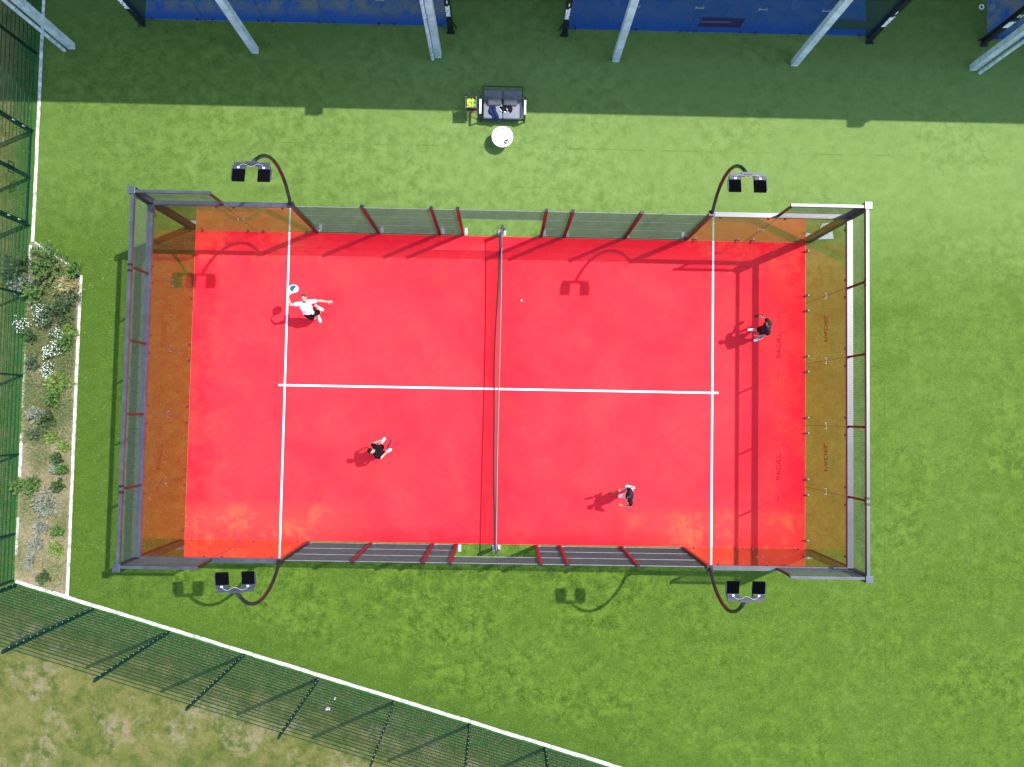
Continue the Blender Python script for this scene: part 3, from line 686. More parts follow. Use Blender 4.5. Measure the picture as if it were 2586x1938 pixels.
# ------------------------------------------------------------------ green mesh fences
def fence_post(x, y, h, ang, parent):
    p = MB(); Rz = Matrix.Rotation(ang, 3, 'Z')
    p.cbox((x, y, h/2), (.05, .10, h), Rz); p.cbox((x, y, h+.01), (.056, .106, .02), Rz)
    o = p.build('post', M['green'], parent)
    c = MB(); dv = Rz @ Vector((0, .054, 0))
    for i in range(int(h/.3)):
        c.cbox((x+dv.x, y+dv.y, .2+.3*i), (.020, .012, .020), Rz)
    c.build('post_bolts', M['bolt'], o)
def fence(pts, h, label, ang, side=(0,0), skip=()):
    T = thing('mesh_fence', (pts[0][0], pts[0][1], 0), label, 'fence', 'green welded mesh fences round the grounds')
    for (x, y) in pts: fence_post(x, y, h+.18, ang, T)
    for i in range(len(pts)-1):
        if i in skip: continue
        a = Vector((*pts[i], .06)); b = Vector((*pts[i+1], .06)); d = (b-a); L = d.length; d.normalize()
        mb = MB(); zz = h - .06
        k = round(L/.05)
        for j in range(k+1): p = a + d*L*j/k; mb.tube([p, p+Vector((0,0,zz))], .0028, 4, False)
        nn = d.cross(Vector((0,0,1)))*.006
        for j in range(int(zz/.2)+1):
            for sgn in (-1, 1): mb.tube([a + nn*sgn + Vector((0,0,.2*j)), b + nn*sgn + Vector((0,0,.2*j))], .0058, 4, False)
        mb.build('mesh_panel', M['greenwire'], T)
sp = [(-15.3, ky(-15.3)-.10)] + [(-12.82 + 2.415*i, ky(-12.82 + 2.415*i)-.10) for i in range(0, 11)]
fence(sp, 4.15, 'green mesh fence slanting along the white kerb south of the court', math.atan(-.2892))
fence([(-15.42, 5.05), (-15.42, 2.78), (-15.42, .16), (-15.42, -2.38), (-15.42, -4.91), (-15.42, -6.40)], 4.15, 'green mesh fence between weedy bed and outer lawn', R(90))
fence([(-15.45, 15.9), (-15.45, 13.33), (-15.45, 10.77), (-15.45, 8.19)], 4.15, 'green mesh fence beyond the gate, in the canopy shade', R(90))
# double gate
T = thing('gate', (-15.43, 6.62, 0), 'green double mesh gate with latch box in the west fence', 'gate')
for ya, yb in ((8.10, 6.66), (6.60, 5.14)):
    fr = MB()
    for y in (ya, yb): fr.cbox((-15.43, y, 2.1), (.06, .06, 4.1))
    for z in (.1, 4.12): fr.bar((-15.43, ya, z), (-15.43, yb, z), .05, .05)
    leaf = fr.build('gate_leaf', M['green'], T)
    MB().grid((-15.43, yb+.04, .14), (0,1,0), (0,0,1), ya-yb-.08, 3.94, .05, .2, .0034).build('mesh_panel', M['greenwire'], leaf)
lk = MB()
for y in (6.72, 6.52):
    for a, b in (((-15.36,y-.06,.95),(-15.36,y+.06,.95)),((-15.36,y-.06,1.2),(-15.36,y+.06,1.2)),((-15.36,y-.06,.95),(-15.36,y-.06,1.2)),((-15.36,y+.06,.95),(-15.36,y+.06,1.2))): lk.bar(a, b, .025, .025)
lk.build('latch_box', M['green'], T)
for y in (8.13, 5.11):
    for z in (.5, 1.0, 3.3): MB().cyl((-15.38, y), .022, z, z+.08, 10).build('hinge', M['clip'], T)

# ------------------------------------------------------------------ planting bed
def leaf(mb, p, d, L, w_, bend=.3):
    d = d.normalized(); s = d.cross(Vector((0,0,1)));
    if s.length < .05: s = Vector((1,0,0))
    s.normalize(); u = s.cross(d); q = p + d*L*.5 + u*L*bend*.15; e = p + d*L - Vector((0,0,L*bend*.3))
    mb.add([p, q - s*w_/2, e, q + s*w_/2], [(0,1,2,3)])
def plant(x, y, kind, size, label, seed):
    rng = random.Random(seed)
    names = dict(dark=('shrub','leaf_dark'), green=('leafy_weed','leaf_green'), blue=('leafy_weed','leaf_blue'), silver=('silver_shrub','leaf_silver'),
                 lime=('leafy_weed','leaf_lime'), white=('flowering_weed','leaf_green'), dry=('dry_plant','leaf_dry'))
    nm, lm = names[kind]; T = thing(nm, (x, y, 0), label, 'plant', 'wild plants in the bed')
    size *= (1.55 if y > 1.5 else 1.25); r = size/2; fol = MB(); st = MB(); fl = MB()
    ns = int(14 + 34*size); h0 = {'dark':.55,'green':.5,'blue':.4,'silver':.35,'lime':.22,'white':.35,'dry':.35}[kind]*(.5+size*.6)
    el = rng.uniform(0, 3.14); ex = rng.uniform(.6, 1)
    for i in range(ns):
        a = rng.uniform(0, 6.28); rr = r*math.sqrt(rng.random())*rng.choice((.6,1,1,1.15))
        ox, oy = rr*math.cos(a), rr*math.sin(a)*ex
        ox, oy = ox*math.cos(el)-oy*math.sin(el), ox*math.sin(el)+oy*math.cos(el)
        h = h0*rng.uniform(.5, 1.15)*(1.15-.5*rr/r); b = Vector((x+ox*.35, y+oy*.35, 0)); t = Vector((x+ox, y+oy, h))
        m_ = (b+t)/2 + Vector((0,0,h*.2)); st.tube([b, m_, t], [.006,.005,.003], 4, False)
        nl = {'dark':16,'green':15,'blue':14,'silver':15,'lime':14,'white':10,'dry':12}[kind]
        for j in range(nl):
            u = rng.uniform(.25, 1.0); p = b.lerp(t, u) + Vector((0,0,h*.2*math.sin(u*3.14)))
            d = (t-b).normalized()*.7 + Vector((rng.uniform(-1,1), rng.uniform(-1,1), rng.uniform(-.15,.9)))
            L = {'dark':.075,'green':.10,'blue':.09,'silver':.10,'lime':.085,'white':.07,'dry':.17}[kind]*rng.uniform(.6,1.4)
            wd = {'dark':.45,'green':.36,'blue':.35,'silver':.22,'lime':.5,'white':.35,'dry':.10}[kind]*L
            leaf(fol, p, d, L, wd)
        if kind == 'white':
            for j in range(2):
                p = t + Vector((rng.gauss(0,.035), rng.gauss(0,.035), rng.uniform(0,.04)))
                for q in range(5):
                    an = q*1.256; leaf(fl, p, Vector((math.cos(an), math.sin(an), .35)), .017, .015, 0)
    fol.build('foliage', M[lm], T); st.build('stems', M['stem'], T)
    if fl.v: fl.build('flowers', M['petal'], T)
PL = [(-15.39,3.69,'dark',.95,'dark green shrub pushing through the fence at the top of the bed'),
(-14.49,3.67,'green',1.05,'big feathery green weed under the slanting kerb'),
(-13.74,3.58,'green',.4,'small green weed spilling over the kerb corner'),
(-15.4,3.06,'silver',.65,'silver leaved shrub leaning through the fence near the top of the bed'),
(-14.97,2.83,'green',.5,'leafy weed beside the upper silver shrub'),
(-13.98,3.05,'dry',.65,'straw coloured spiky plant by the kerb end'),
(-13.85,2.74,'blue',.5,'blue green weed below the straw coloured plant'),
(-14.19,2.14,'dark',.95,'wide dark green bush in the upper part of the bed'),
(-14.81,2.31,'white',.36,'small white flowers above left of the wide dark bush'),
(-14.73,1.99,'white',.36,'small white flowers just left of the wide dark bush'),
(-13.9,1.7,'lime',.5,'bright lime ground weed against the kerb below the dark bush'),
(-15.37,1.77,'white',.42,'white flowers growing out through the fence'),
(-14.16,1.48,'white',.5,'uppermost of the three white flower patches in mid bed'),
(-13.9,1.28,'green',.5,'green weed by the kerb between the white flower patches'),
(-14.18,1.1,'white',.5,'middle white flower patch next to a green weed'),
(-14.4,.85,'white',.55,'lowest and widest of the three neighbouring white flower patches'),
(-14.94,.57,'blue',.42,'small blue green weed by the inner kerb, beside white flowers'),
(-14.49,.37,'white',.48,'last white flower patch before the dry middle of the bed'),
(-15.05,1.43,'dark',.42,'small dark weed below the flowers in the fence'),
(-14.18,-.07,'lime',.8,'wide lime green mat in the middle of the bed'),
(-14.25,-.54,'green',.5,'green weed just below the wide lime mat'),
(-14.78,-1.1,'silver',.5,'small silver shrub halfway down the bed'),
(-14.36,-1.23,'dark',.5,'dark olive weed right of the halfway silver shrub'),
(-14.75,-1.69,'blue',.5,'blue green weed below the halfway silver shrub'),
(-14.33,-1.82,'lime',.36,'small lime tuft in the lower middle of the bed'),
(-13.96,-2.09,'lime',.42,'lime tuft near the kerb in the lower middle of the bed'),
(-14.03,-2.5,'dark',.36,'small dark weed under the kerbside lime tuft'),
(-14.06,-2.78,'silver',.36,'small silver tuft beside a green sprig near the kerb'),
(-13.85,-2.82,'green',.3,'green sprig touching the kerb beside a silver tuft'),
(-14.81,-3.34,'green',.6,'green weed by the fence above the big silver shrub'),
(-14.33,-3.92,'silver',.9,'biggest silver shrub in the lower part of the bed'),
(-14.48,-4.65,'silver',.48,'low silver shrub just below the biggest silver one'),
(-14.64,-5.24,'silver',.52,'straggling silver shrub second from the bottom'),
(-14.0,-5.36,'lime',.5,'lime weed near the kerb at the bottom of the bed'),
(-14.79,-5.78,'silver',.48,'lowest silver shrub near the fence corner'),
(-14.28,-6.22,'dark',.42,'dark weed in the bottom corner of the bed'),
(-15.31,-3.39,'green',.32,'pale green shoots poking through the fence low down'),
(-13.92,-4.77,'green',.36,'small green weed by the kerb right of the low silver shrub'),
(-13.96,-3.32,'dark',.42,'dark weed by the kerb above the biggest silver shrub')]
for i, (x, y, k, s, lb) in enumerate(PL): plant(x, y, k, s, lb, 100+i)
# dry grass cover over the bed, tufts of the outer lawn, straw behind the west glass: nobody could count them
rng = random.Random(3)
mb = MB()
for i in range(15000):
    x = rng.uniform(-15.3, -13.75); y = rng.uniform(-6.75, 4.3)
    if y > 3.5 + (-13.7-x)*.62 or y < ky(x)+.12: continue
    a = rng.uniform(0, 6.28); leaf(mb, Vector((x,y,-.005)), Vector((math.cos(a), math.sin(a), rng.uniform(.15,.8))), rng.uniform(.05,.17), .009)
tag(mb.build('dry_grass', M['straw']), 'thin dry grass covering the weedy bed', 'grass', kind='stuff')
mb = MB()
for i in range(48000):
    x = rng.uniform(-15.3, -13.75); y = rng.uniform(-6.75, 4.3)
    if y > 3.5 + (-13.7-x)*.62 or y < ky(x)+.12: continue
    den = .5 + .5*math.sin(x*3.1+y*1.3)*math.sin(y*2.3-x*1.7+1) + (.25 if y > -2.0 else -.42)
    if rng.random() > den: continue
    a = rng.uniform(0, 6.28); leaf(mb, Vector((x,y,rng.uniform(0,.10)*den)), Vector((math.cos(a), math.sin(a), rng.uniform(.2,1.2))), rng.uniform(.04,.13), rng.uniform(.010,.026))
tag(mb.build('ground_cover', leafmat('low_weed_leaf', (0.04,0.075,0.014), (0.15,0.16,0.055))), 'low green weeds covering the soil of the bed', 'ground cover', kind='stuff')
mb = MB()
for i in range(20000):
    if rng.random() < .22: x = rng.uniform(-16.6, -15.5); y = rng.uniform(-8, 13)
    else:
        x = rng.uniform(-16.6, 4.5); y = ky(x) - .12 - abs(rng.gauss(0, 1.3))
        if rng.random() < .4: y = ky(x) - .12 - abs(rng.gauss(0, .3))
    if y < -13.6: continue
    for q in range(2):
        a = rng.uniform(0, 6.28); leaf(mb, Vector((x,y,-.03)), Vector((math.cos(a), math.sin(a), rng.uniform(.3,1.2))), rng.uniform(.04,.10), .010)
tag(mb.build('lawn_grass', leafmat('lawn_blade', (0.04,0.066,0.010), (0.16,0.145,0.04))), 'rough grass blades of the outer lawn', 'grass', kind='stuff')
mb = MB()
for i in range(130):
    x = rng.choice((rng.uniform(-11.4,-10.05), rng.uniform(-13.6,-10.3))); y = rng.uniform(-5.5, 5); a = rng.uniform(0,6.28); L = rng.uniform(.03,.13)
    mb.bar((x,y,.006),(x+L*math.cos(a), y+L*math.sin(a), .010), .007, .004)
tag(mb.build('straw_litter', M['straw']), 'bits of dry straw blown on the turf behind the west glass', 'litter', kind='stuff')
for (x, y, s, lb) in ((-5.27,-10.26,.12,'larger crumpled white paper on the grass behind the slanting fence'), (-5.06,-9.96,.07,'smaller white paper scrap on the grass near the slanting fence')):
    m = MB(); 
    for q in range(3): m.ball((x+rng.uniform(-.3,.3)*s, y+rng.uniform(-.4,.4)*s, .02), s*.45, 2, (1,.6,.35), Matrix.Rotation(rng.uniform(0,3), 3, 'Z'))
    for v in m.v: v += Vector((rng.uniform(-1,1), rng.uniform(-1,1), rng.uniform(-1,1)))*s*.08
    tag(m.build('paper_scrap', M['paper']), lb, 'litter')

# ------------------------------------------------------------------ furniture
T = thing('sofa', (-.06, 9.2, 0), 'grey two seat outdoor sofa on the edge of the canopy shade', 'sofa')
for i, x in enumerate((-.375, .255)):
    c = MB().rbox((x, 9.10, .335), (.618, .62, .13), .035); c.build('seat_cushion', M['cushion'], T, True)
    Q = Matrix.Rotation(R(-16), 3, 'X')
    MB().rbox((x, 9.455, .60), (.618, .14, .46), .05, Q).build('back_cushion', M['pillow'], T, True)
for x, a in ((-.33, .05), (.19, -.03)):
    Q = Matrix.Rotation(a, 3, 'Z') @ Matrix.Rotation(R(-52), 3, 'X')
    MB().rbox((x, 9.30, .47), (.46, .11, .24), .05, Q, 3).build('pillow', M['pillow'], T, True)
fr = MB()
for y in (8.80, 9.42): fr.bar((-.73, y, .25), (.62, y, .25), .04, .04)
fr.bar((-.70, 9.56, .26), (-.70, 9.66, .80), .03); fr.bar((.58, 9.56, .26), (.58, 9.66, .80), .03); fr.bar((-.70, 9.66, .80), (.58, 9.66, .80), .03)
fr.box((-.70, 8.83, .225), (.60, 9.5, .262)); fr.build('frame', M['sofaframe'], T)
for s, x in ((-1, -.775), (1, .665)):
    a = MB(); a.bar((x, 8.83, 0), (x, 8.83, .60), .05, .035); a.bar((x, 9.42, 0), (x, 9.42, .60), .05, .035); a.bar((x, 8.815, .60), (x, 9.44, .60), .05, .03); a.bar((x, 8.83, .02), (x, 9.42, .02), .04, .03); a.bar((x, 8.83, .25), (x - s*.06, 8.83, .25), .03)
    ar = a.build('arm_frame', M['sofaframe'], T)
    MB().rbox((x, 9.07, .63), (.062, .47, .03), .01).build('armrest', M['white'], ar)

def cloth(x, y, z, rx, ry, rot, name, m, label, cat, seed, trim=None):
    rg = random.Random(seed); mb = MB(); nr, na = 12, 40; ph = [rg.uniform(0, 6.28) for _ in range(8)]
    def pt(i, j):
        t = i/nr; a = 2*math.pi*j/na
        out = 1 + .16*math.sin(2*a+ph[0]) + .13*math.sin(3*a+ph[1]) + .08*math.sin(5*a+ph[2])
        px, py = rx*t*out*math.cos(a), ry*t*out*math.sin(a)
        fold = .022*math.sin(38*px+6*py+ph[3]) + .014*math.sin(60*py-20*px+ph[4]) + .01*math.sin(90*px+ph[5])
        zz = (.055 + fold)*(1-t**3) + .004
        X = px*math.cos(rot)-py*math.sin(rot); Y = px*math.sin(rot)+py*math.cos(rot)
        drop = 0
        if y + Y < 8.80: drop = min(.18, (8.80-(y+Y))*1.5)
        return Vector((x+X, y+Y, z+zz-drop))
    o = len(mb.v); mb.v.append(pt(0,0))
    for i in range(1, nr+1):
        for j in range(na): mb.v.append(pt(i, j))
    for j in range(na): mb.f.append((0, 1+j, 1+(j+1)%na))
    for i in range(nr-1):
        for j in range(na): a = 1+i*na+j; b = 1+i*na+(j+1)%na; mb.f.append((a, a+na, b+na, b))
    ob = mb.build(name, m, None, True)
    tag(ob, label, cat)
    if trim:
        for (j0, j1) in trim:
            MB().tube([pt(nr-1, j) + Vector((0,0,.012)) for j in range(j0, j1)], .013, 6).build('white_trim', M['white'], ob)
    return ob
cloth(-.36, 8.99, .40, .15, .26, .25, 'navy_jacket', M['navy'], 'crumpled navy jacket hanging over the front of the sofa', 'jacket', 5)
cloth(-.02, 9.10, .40, .12, .14, .3, 'dark_jacket', M['darkcloth'], 'crumpled black jacket with white trim on the sofa seat', 'jacket', 8, [(18, 25), (28, 33)])
cloth(.17, 9.12, .40, .11, .12, -.5, 'dark_shorts', M['darkcloth'], 'black bundle of clothes with white edge right of the black jacket on the sofa', 'clothes', 11, [(24, 29)])

T = thing('coffee_table', (-.05, 8.17, 0), 'round white low table in front of the sofa', 'table')
MB().tube([(-.05,8.17,.405),(-.05,8.17,.412),(-.05,8.17,.432),(-.05,8.17,.44)], [.335,.345,.345,.338], 48).build('tabletop', M['white'], T)
MB().cyl((-.05,8.17), .03, .03, .405, 16).build('pedestal', M['white'], T)
MB().cyl((-.05,8.17), .20, 0, .03, 32, .18).build('base', M['white'], T)
T = thing('gadget', (.08, 8.0, .44), 'small black gadget lying on the round white table', 'gadget')
Q = Matrix.Rotation(-.35, 3, 'Z')
MB().rbox((.07,8.0,.461), (.10,.13,.04), .008, Q).build('body', M['black'], T)
MB().rbox((.12,8.03,.462), (.03,.09,.022), .006, Q).cbox((.125,8.075,.46), (.03,.03,.02), Q).build('handle', M['black'], T)
MB().cbox((.065,7.985,.481), (.05,.03,.004), Q).build('screen', M['clear'], T)
for x, y, lb in ((.175, 8.24, 'small clear cup near the right edge of the white table'), (-.22, 8.39, 'small clear cup at the far left of the white table'), (-.02, 8.41, 'small clear cup at the far edge of the white table')):
    c = MB().tube([(x,y,.441),(x,y,.50)], [.022,.03], 16, False); c.cyl((x,y), .021, .441, .446, 16)
    tag(c.build('cup', M['clear']), lb, 'cup')

# ball cart
cx, cy = -1.07, 9.13
T = thing('ball_cart', (cx, cy, 0), 'folding ball cart full of tennis balls left of the sofa', 'ball cart')
for s in (-1, 1):
    for (y0, y1) in ((-.22, .17), (.22, -.17)):
        MB().bar((cx+s*.185, cy+y0, .03), (cx+s*.175, cy+y1, .80), .018).build('leg', M['cartmetal'], T)
    for y0 in (-.22, .22): MB().tube([(cx+s*.185-.012, cy+y0, .03), (cx+s*.185+.012, cy+y0, .03)], .028, 12).build('wheel', M['black'], T)
b = MB(); r0 = .155
for a, c in (((-r0,-r0),(r0,-r0)),((r0,-r0),(r0,r0)),((r0,r0),(-r0,r0)),((-r0,r0),(-r0,-r0))):
    b.bar((cx+a[0], cy+a[1], .66), (cx+c[0], cy+c[1], .66), .008, .26)
b.box((cx-r0, cy-r0, .53), (cx+r0, cy+r0, .538)); b.build('basket', M['black'], T)
b = MB()
for s in (-1, 1): b.bar((cx+s*.16, cy-.17, .78), (cx+s*.16, cy+.19, .80), .016)
b.bar((cx-.17, cy-.17, .78), (cx+.17, cy-.17, .78), .016); b.bar((cx-.17, cy-.21, .60), (cx+.17, cy-.17, .40), .014); b.bar((cx+.17, cy-.21, .60), (cx-.17, cy-.17, .40), .014)
b.build('top_frame', M['cartmetal'], T)
MB().rbox((cx+.05, cy-.21, .55), (.16, .05, .05), .015).build('red_handle', M['red_tube'], T)
hb = MB().tube([(cx-.18,cy+.19,.80),(cx-.10,cy+.25,.92),(cx,cy+.2,.9),(cx+.10,cy+.25,.92),(cx+.18,cy+.19,.80)], .012, 8).build('handle_bar', M['black'], T)
bp_ = MB().ball((0,0,0), .033, 2).build('tennis_ball', M['ball'], None, True)
bg_ = MB().ball((0,0,0), .033, 2).build('tennis_ball', M['ball_green'], None, True)
def put_ball(src, first, loc):
    o = src if first else src.copy()
    if not first: col.objects.link(o)
    o.location = loc; return o
fy = fg = True
rng = random.Random(12)
for k in range(3):
    for i in range(4):
        for j in range(4):
            x = cx-.111+.074*i + rng.uniform(-.014,.014) + (.02 if k % 2 else 0); y = cy-.111+.074*j + rng.uniform(-.014,.014)
            z = .60+.062*k + rng.uniform(0,.03)
            if k == 2 and rng.random() < .25: continue
            if k == 0: continue
            if i >= 3 and rng.random() < .8:
                o = put_ball(bg_, fg, (x,y,z)); fg = False; tag(o, 'green tennis ball heaped on the sofa side of the ball cart', 'tennis ball', 'green tennis balls in the cart')
            else:
                o = put_ball(bp_, fy, (x,y,z)); fy = False; tag(o, 'yellow tennis ball heaped in the ball cart', 'tennis ball', 'yellow tennis balls in the cart')
tag(MB().ball((.665,2.905,.036+.006), .034, 3).build('padel_ball', M['ball_old'], None, True), 'single pale yellow ball on the red court right of the net', 'ball')
tag(MB().ball((-7.34,1.25,.009), .035, 2, (1,1,.12)).build('rubber_puck', M['redfloor']), 'small flat red marker on the court left of the service line', 'marker')

# ------------------------------------------------------------------ people
def V(t): return Vector(t)
def hand(mb, wr, d, pn, side, curl, sc_=1.0, spread=.12):
    """palm leaves the wrist along d, palm faces pn, side points to the thumb"""
    d = V(d).normalized(); pn = V(pn); pn = (pn - d*pn.dot(d)).normalized(); side = d.cross(pn)*(1 if side > 0 else -1)
    L = .085*sc_
    for t in (-.026, -.009, .009, .026): mb.capsule(wr + side*t*.6, wr + d*L + side*t, .013, .0125, 8)
    for i, (t, fl) in enumerate(((.030,.072),(.010,.082),(-.010,.076),(-.029,.060))):
        p = wr + d*L + side*t; a = spread*(t/.03); dd = (d + side*a).normalized(); r0 = .0088
        for j, q in enumerate((.42,.33,.25)):
            ang = curl*(j+.6); e = p + (dd*math.cos(ang) + pn*math.sin(ang))*fl*q*sc_*1.15
            mb.capsule(p, e, r0, r0*.9, 8); r0 *= .9; p = e
    p = wr + d*L*.25 + side*.028; dd = (d*.6 + side*.75).normalized()
    for j, q in enumerate((.036,.030)):
        e = p + (dd*math.cos(curl*.5*j) + pn*math.sin(curl*.5*(j+.3)))*q; mb.capsule(p, e, .0105, .009, 8); p = e
def torso(mb, J, right, k=1.0, low=True):
    pe, ch, nk = V(J['pelvis']), V(J['chest']), V(J['neck']); wst = pe.lerp(ch, .45)
    shm = (V(J['shL'])+V(J['shR']))/2
    pts = ([pe - (wst-pe)*.55, pe, wst, ch, shm.lerp(nk, .35), nk] if low else [pe, wst, ch, shm.lerp(nk, .35), nk])
    rs = ([.13*k, .165*k, .145*k, .175*k, .135*k, .062] if low else [.165*k, .150*k, .178*k, .138*k, .075])
    mb.tube(pts, rs, 16, True, .66, right)
def person(name_label, J, right, face, up, skin, shirt, shorts, hair, hairkind='short', jersey=None, sleeve=.62):
    right = V(right).normalized(); face = V(face).normalized(); up = V(up); up = (up - face*up.dot(face)).normalized(); hr = face.cross(up)
    fx = (V(J['anL'])+V(J['anR']))/2
    T = thing('person', (fx.x, fx.y, .006), name_label, 'person', 'players on the red court')
    b = MB(); torso(b, J, right)
    hd = V(J['head']); nk = V(J['neck'])
    b.capsule(nk - Vector((0,0,.03)), hd - up*.05, .056, .052)
    HR = Matrix((hr, face, up)).transposed()
    b.ball(hd + up*.02, 1, 3, (.074, .092, .098), HR); b.ball(hd + face*.022 - up*.055, 1, 2, (.055, .060, .058), HR)
    b.ball(hd + face*.095 - up*.012, 1, 2, (.013, .020, .022), HR)
    for s in (-1, 1): b.ball(hd + hr*s*.077 - up*.005 - face*.005, 1, 2, (.010, .018, .030), HR)
    for s in ('L', 'R'):
        sh, el, wr = V(J['sh'+s]), V(J['el'+s]), V(J['wr'+s]) if 'wr'+s in J else V(J['h'+s])
        b.capsule(V(J['neck']).lerp(sh, .5) - Vector((0,0,.03)), sh, .06, .056); b.capsule(sh, el, .053, .042); b.capsule(el, wr, .043, .028)
        hp, kn, an, to = V(J.get('hip'+s, V(J['pelvis']) + right*(.09 if s == 'R' else -.09) - Vector((0,0,.04)))), V(J['kn'+s]), V(J['an'+s]), V(J['toe'+s])
        J['hip'+s] = hp
        b.capsule(hp, kn, .086, .058); b.capsule(kn, kn.lerp(an, .35), .056, .056); b.capsule(kn.lerp(an, .3), an, .057, .036); b.capsule(an, an.lerp(to, .6) - Vector((0,0,.02)), .034, .028)
        g = J['grip'+s]; hand(b, wr, g[0], g[1], g[2], g[3])
    body = b.build('body', skin, T, True, .0075, 3)
    hb = MB(); hb.ball(hd + up*.034 - face*.018, 1, 3, (.082, .094, .094), HR)
    for v in hb.v: 
        q = (v - hd).dot(face); z_ = (v-hd).dot(up)
        if q > .035 and z_ < .075: v -= face*(q-.035)*.9
        if z_ < -.03: v += up*(-.03 - z_)*.7
        v += Vector((random.uniform(-1,1), random.uniform(-1,1), random.uniform(-1,1)))*.0035
    if hairkind == 'cap': pass
    hb.build('hair', hair, T, True)
    for s in (-1, 1): MB().ball(hd + hr*s*.031 + face*.088 + up*.008, 1, 2, (.011, .006, .006), HR).build('eye', M['eye'], T, True)
    MB().ball(hd + face*.079 - up*.062, 1, 2, (.020, .007, .007), HR).build('mouth', M['lip'], T, True)
    s_ = MB(); torso(s_, J, right, 1.10, False)
    for s in ('L', 'R'):
        sh, el = V(J['sh'+s]), V(J['el'+s]); s_.capsule(V(J['neck']).lerp(sh, .5) - Vector((0,0,.03)), sh, .072, .068); s_.tube([sh, sh.lerp(el, sleeve)], [.067, .064], 14)
    s_.build('shirt', shirt, T, True, .010, 4)
    nb = []
    nk2 = nk + (nk-V(J['chest'])).normalized()*.0
    ax = (hd - nk).normalized(); e1 = ax.cross(Vector((0,0,1))); e1 = e1.normalized() if e1.length > .1 else Vector((1,0,0)); e2 = ax.cross(e1)
    MB().tube([nk + ax*.012 + e1*.068*math.cos(t*math.pi/8) + e2*.068*math.sin(t*math.pi/8) for t in range(17)], .007, 6).build('collar', {'white_shirt': M['shorts_black'], }.get(shirt.name, shirt), T, True)
    t_ = MB(); pe = V(J['pelvis']); ch = V(J['chest'])
    t_.tube([pe - Vector((0,0,.10)), pe, pe.lerp(ch, .25)], [.165, .180, .165], 16, True, .72, right)
    for s in ('L', 'R'): hp, kn = V(J['hip'+s]), V(J['kn'+s]); t_.tube([hp, hp.lerp(kn, .5), hp.lerp(kn, .84)], [.098, .100, .094], 14)
    t_.build('shorts', shorts, T, True, .011, 4)
    for s in ('L', 'R'):
        an, to = V(J['an'+s]), V(J['toe'+s]); d = (to-an); dz = d.z; fl = Vector((d.x, d.y, 0)).normalized(); heel = an - fl*.05; L = .29
        lowz = min(an.z, .1) - .055 if an.z > .105 else .0
        h_ = MB(); base = max(.045, an.z-.065)
        p0 = Vector((heel.x, heel.y, base+.0)); p1 = p0 + fl*L*.55; p2 = p0 + fl*(L-.07); 
        if an.z > .11: p1.z -= .01; p2.z = max(.04, p0.z - .05)
        side_ = Vector((0,0,1)).cross(fl)
        h_.tube([p0 - fl*.035, p0 - fl*.01, p0 + fl*.08, p1, p2, p2 + fl*.045, p2 + fl*.065], [.015, .036, .042, .046, .050, .040, .014], 14, True, .80, side_)
        sh_ = h_.build('shoe', M['shoe'], T, True)
        MB().tube([p0 + Vector((0,0,.02)), p0.lerp(an, .9) + Vector((0,0,.02))], [.040, .037], 12).build('sock', M['white'], T, True)
        so = MB().tube([q - Vector((0,0,.032)) for q in (p0 - fl*.03, p0, p1, p2, p2 + fl*.05)], [.02, .037, .044, .047, .02], 12, True, .18, side_); so.build('sole', M['sole'], sh_, True)
        MB().tube([p1 + fl*(-.045+.02*q) + side_*(.015*(-1)**q) + Vector((0,0,.040)) for q in range(5)], .004, 5).build('laces', M['sole'], sh_)
    return T
def racket(grip, head, nrm, m_face, m_rim, label, patch=None):
    grip = V(grip); head = V(head); d = (head-grip).normalized(); n_ = V(nrm); n_ = (n_ - d*n_.dot(d)).normalized(); s = d.cross(n_)
    T = thing('padel_racket', grip, label, 'racket', 'rackets held by the players')
    c = head; out = []
    for i in range(36):
        a = 2*math.pi*i/36; rx = .128; ry = .135 if math.cos(a) > 0 else .155
        px_ = math.sin(a)*rx*(1 if math.cos(a) > 0 else (1-.35*(-math.cos(a))**2.2)); py_ = math.cos(a)*ry; out.append((px_, py_))
    def slab(mb, pts, t0, t1):
        k = len(pts); vs_ = [c + s*x + d*y + n_*t for t in (t0, t1) for x, y in pts]
        mb.add(vs_, [tuple(range(k))[::-1], tuple(range(k, 2*k))] + [(i, (i+1)%k, (i+1)%k+k, i+k) for i in range(k)])
    f = MB(); slab(f, [(x*.93, y*.93) for x, y in out], -.017, .017); face = f.build('face', m_face, T)
    rm = MB(); rm.tube([c + s*x*.965 + d*y*.965 for x, y in out + [out[0]]], .0185, 8); rm.build('rim', m_rim, T, True)
    hl = MB()
    for i in range(-3, 4):
        for j in range(-2, 4):
            if (i*.026)**2 + (j*.028)**2 < .0075:
                for sg in (-1, 1): p = c + s*i*.026 + d*j*.028 + n_*sg*.0172; hl.tube([p, p + n_*sg*.0008], .0055, 8)
    hl.build('holes', M['black'], face)
    if patch:
        half = [(x*.9, y*.9) for x, y in out if x < .04] ; pm = MB()
        for sg in (-1, 1): slab(pm, half if sg > 0 else half, sg*.0172 if sg > 0 else -.0186, sg*.0186 if sg > 0 else -.0172)
        pm.build('teal_print', patch, face)
    for sg in (-1, 1): MB().tube([c - d*.135 + s*sg*.045, c - d*.19 + s*sg*.012], .012, 8).build('throat', m_rim, T, True)
    MB().tube([grip - d*.06, grip + d*.03, c - d*.175], [.0165, .0155, .014], 10).build('handle', M['black'] if m_face != M['shoe'] else M['white'], T, True)

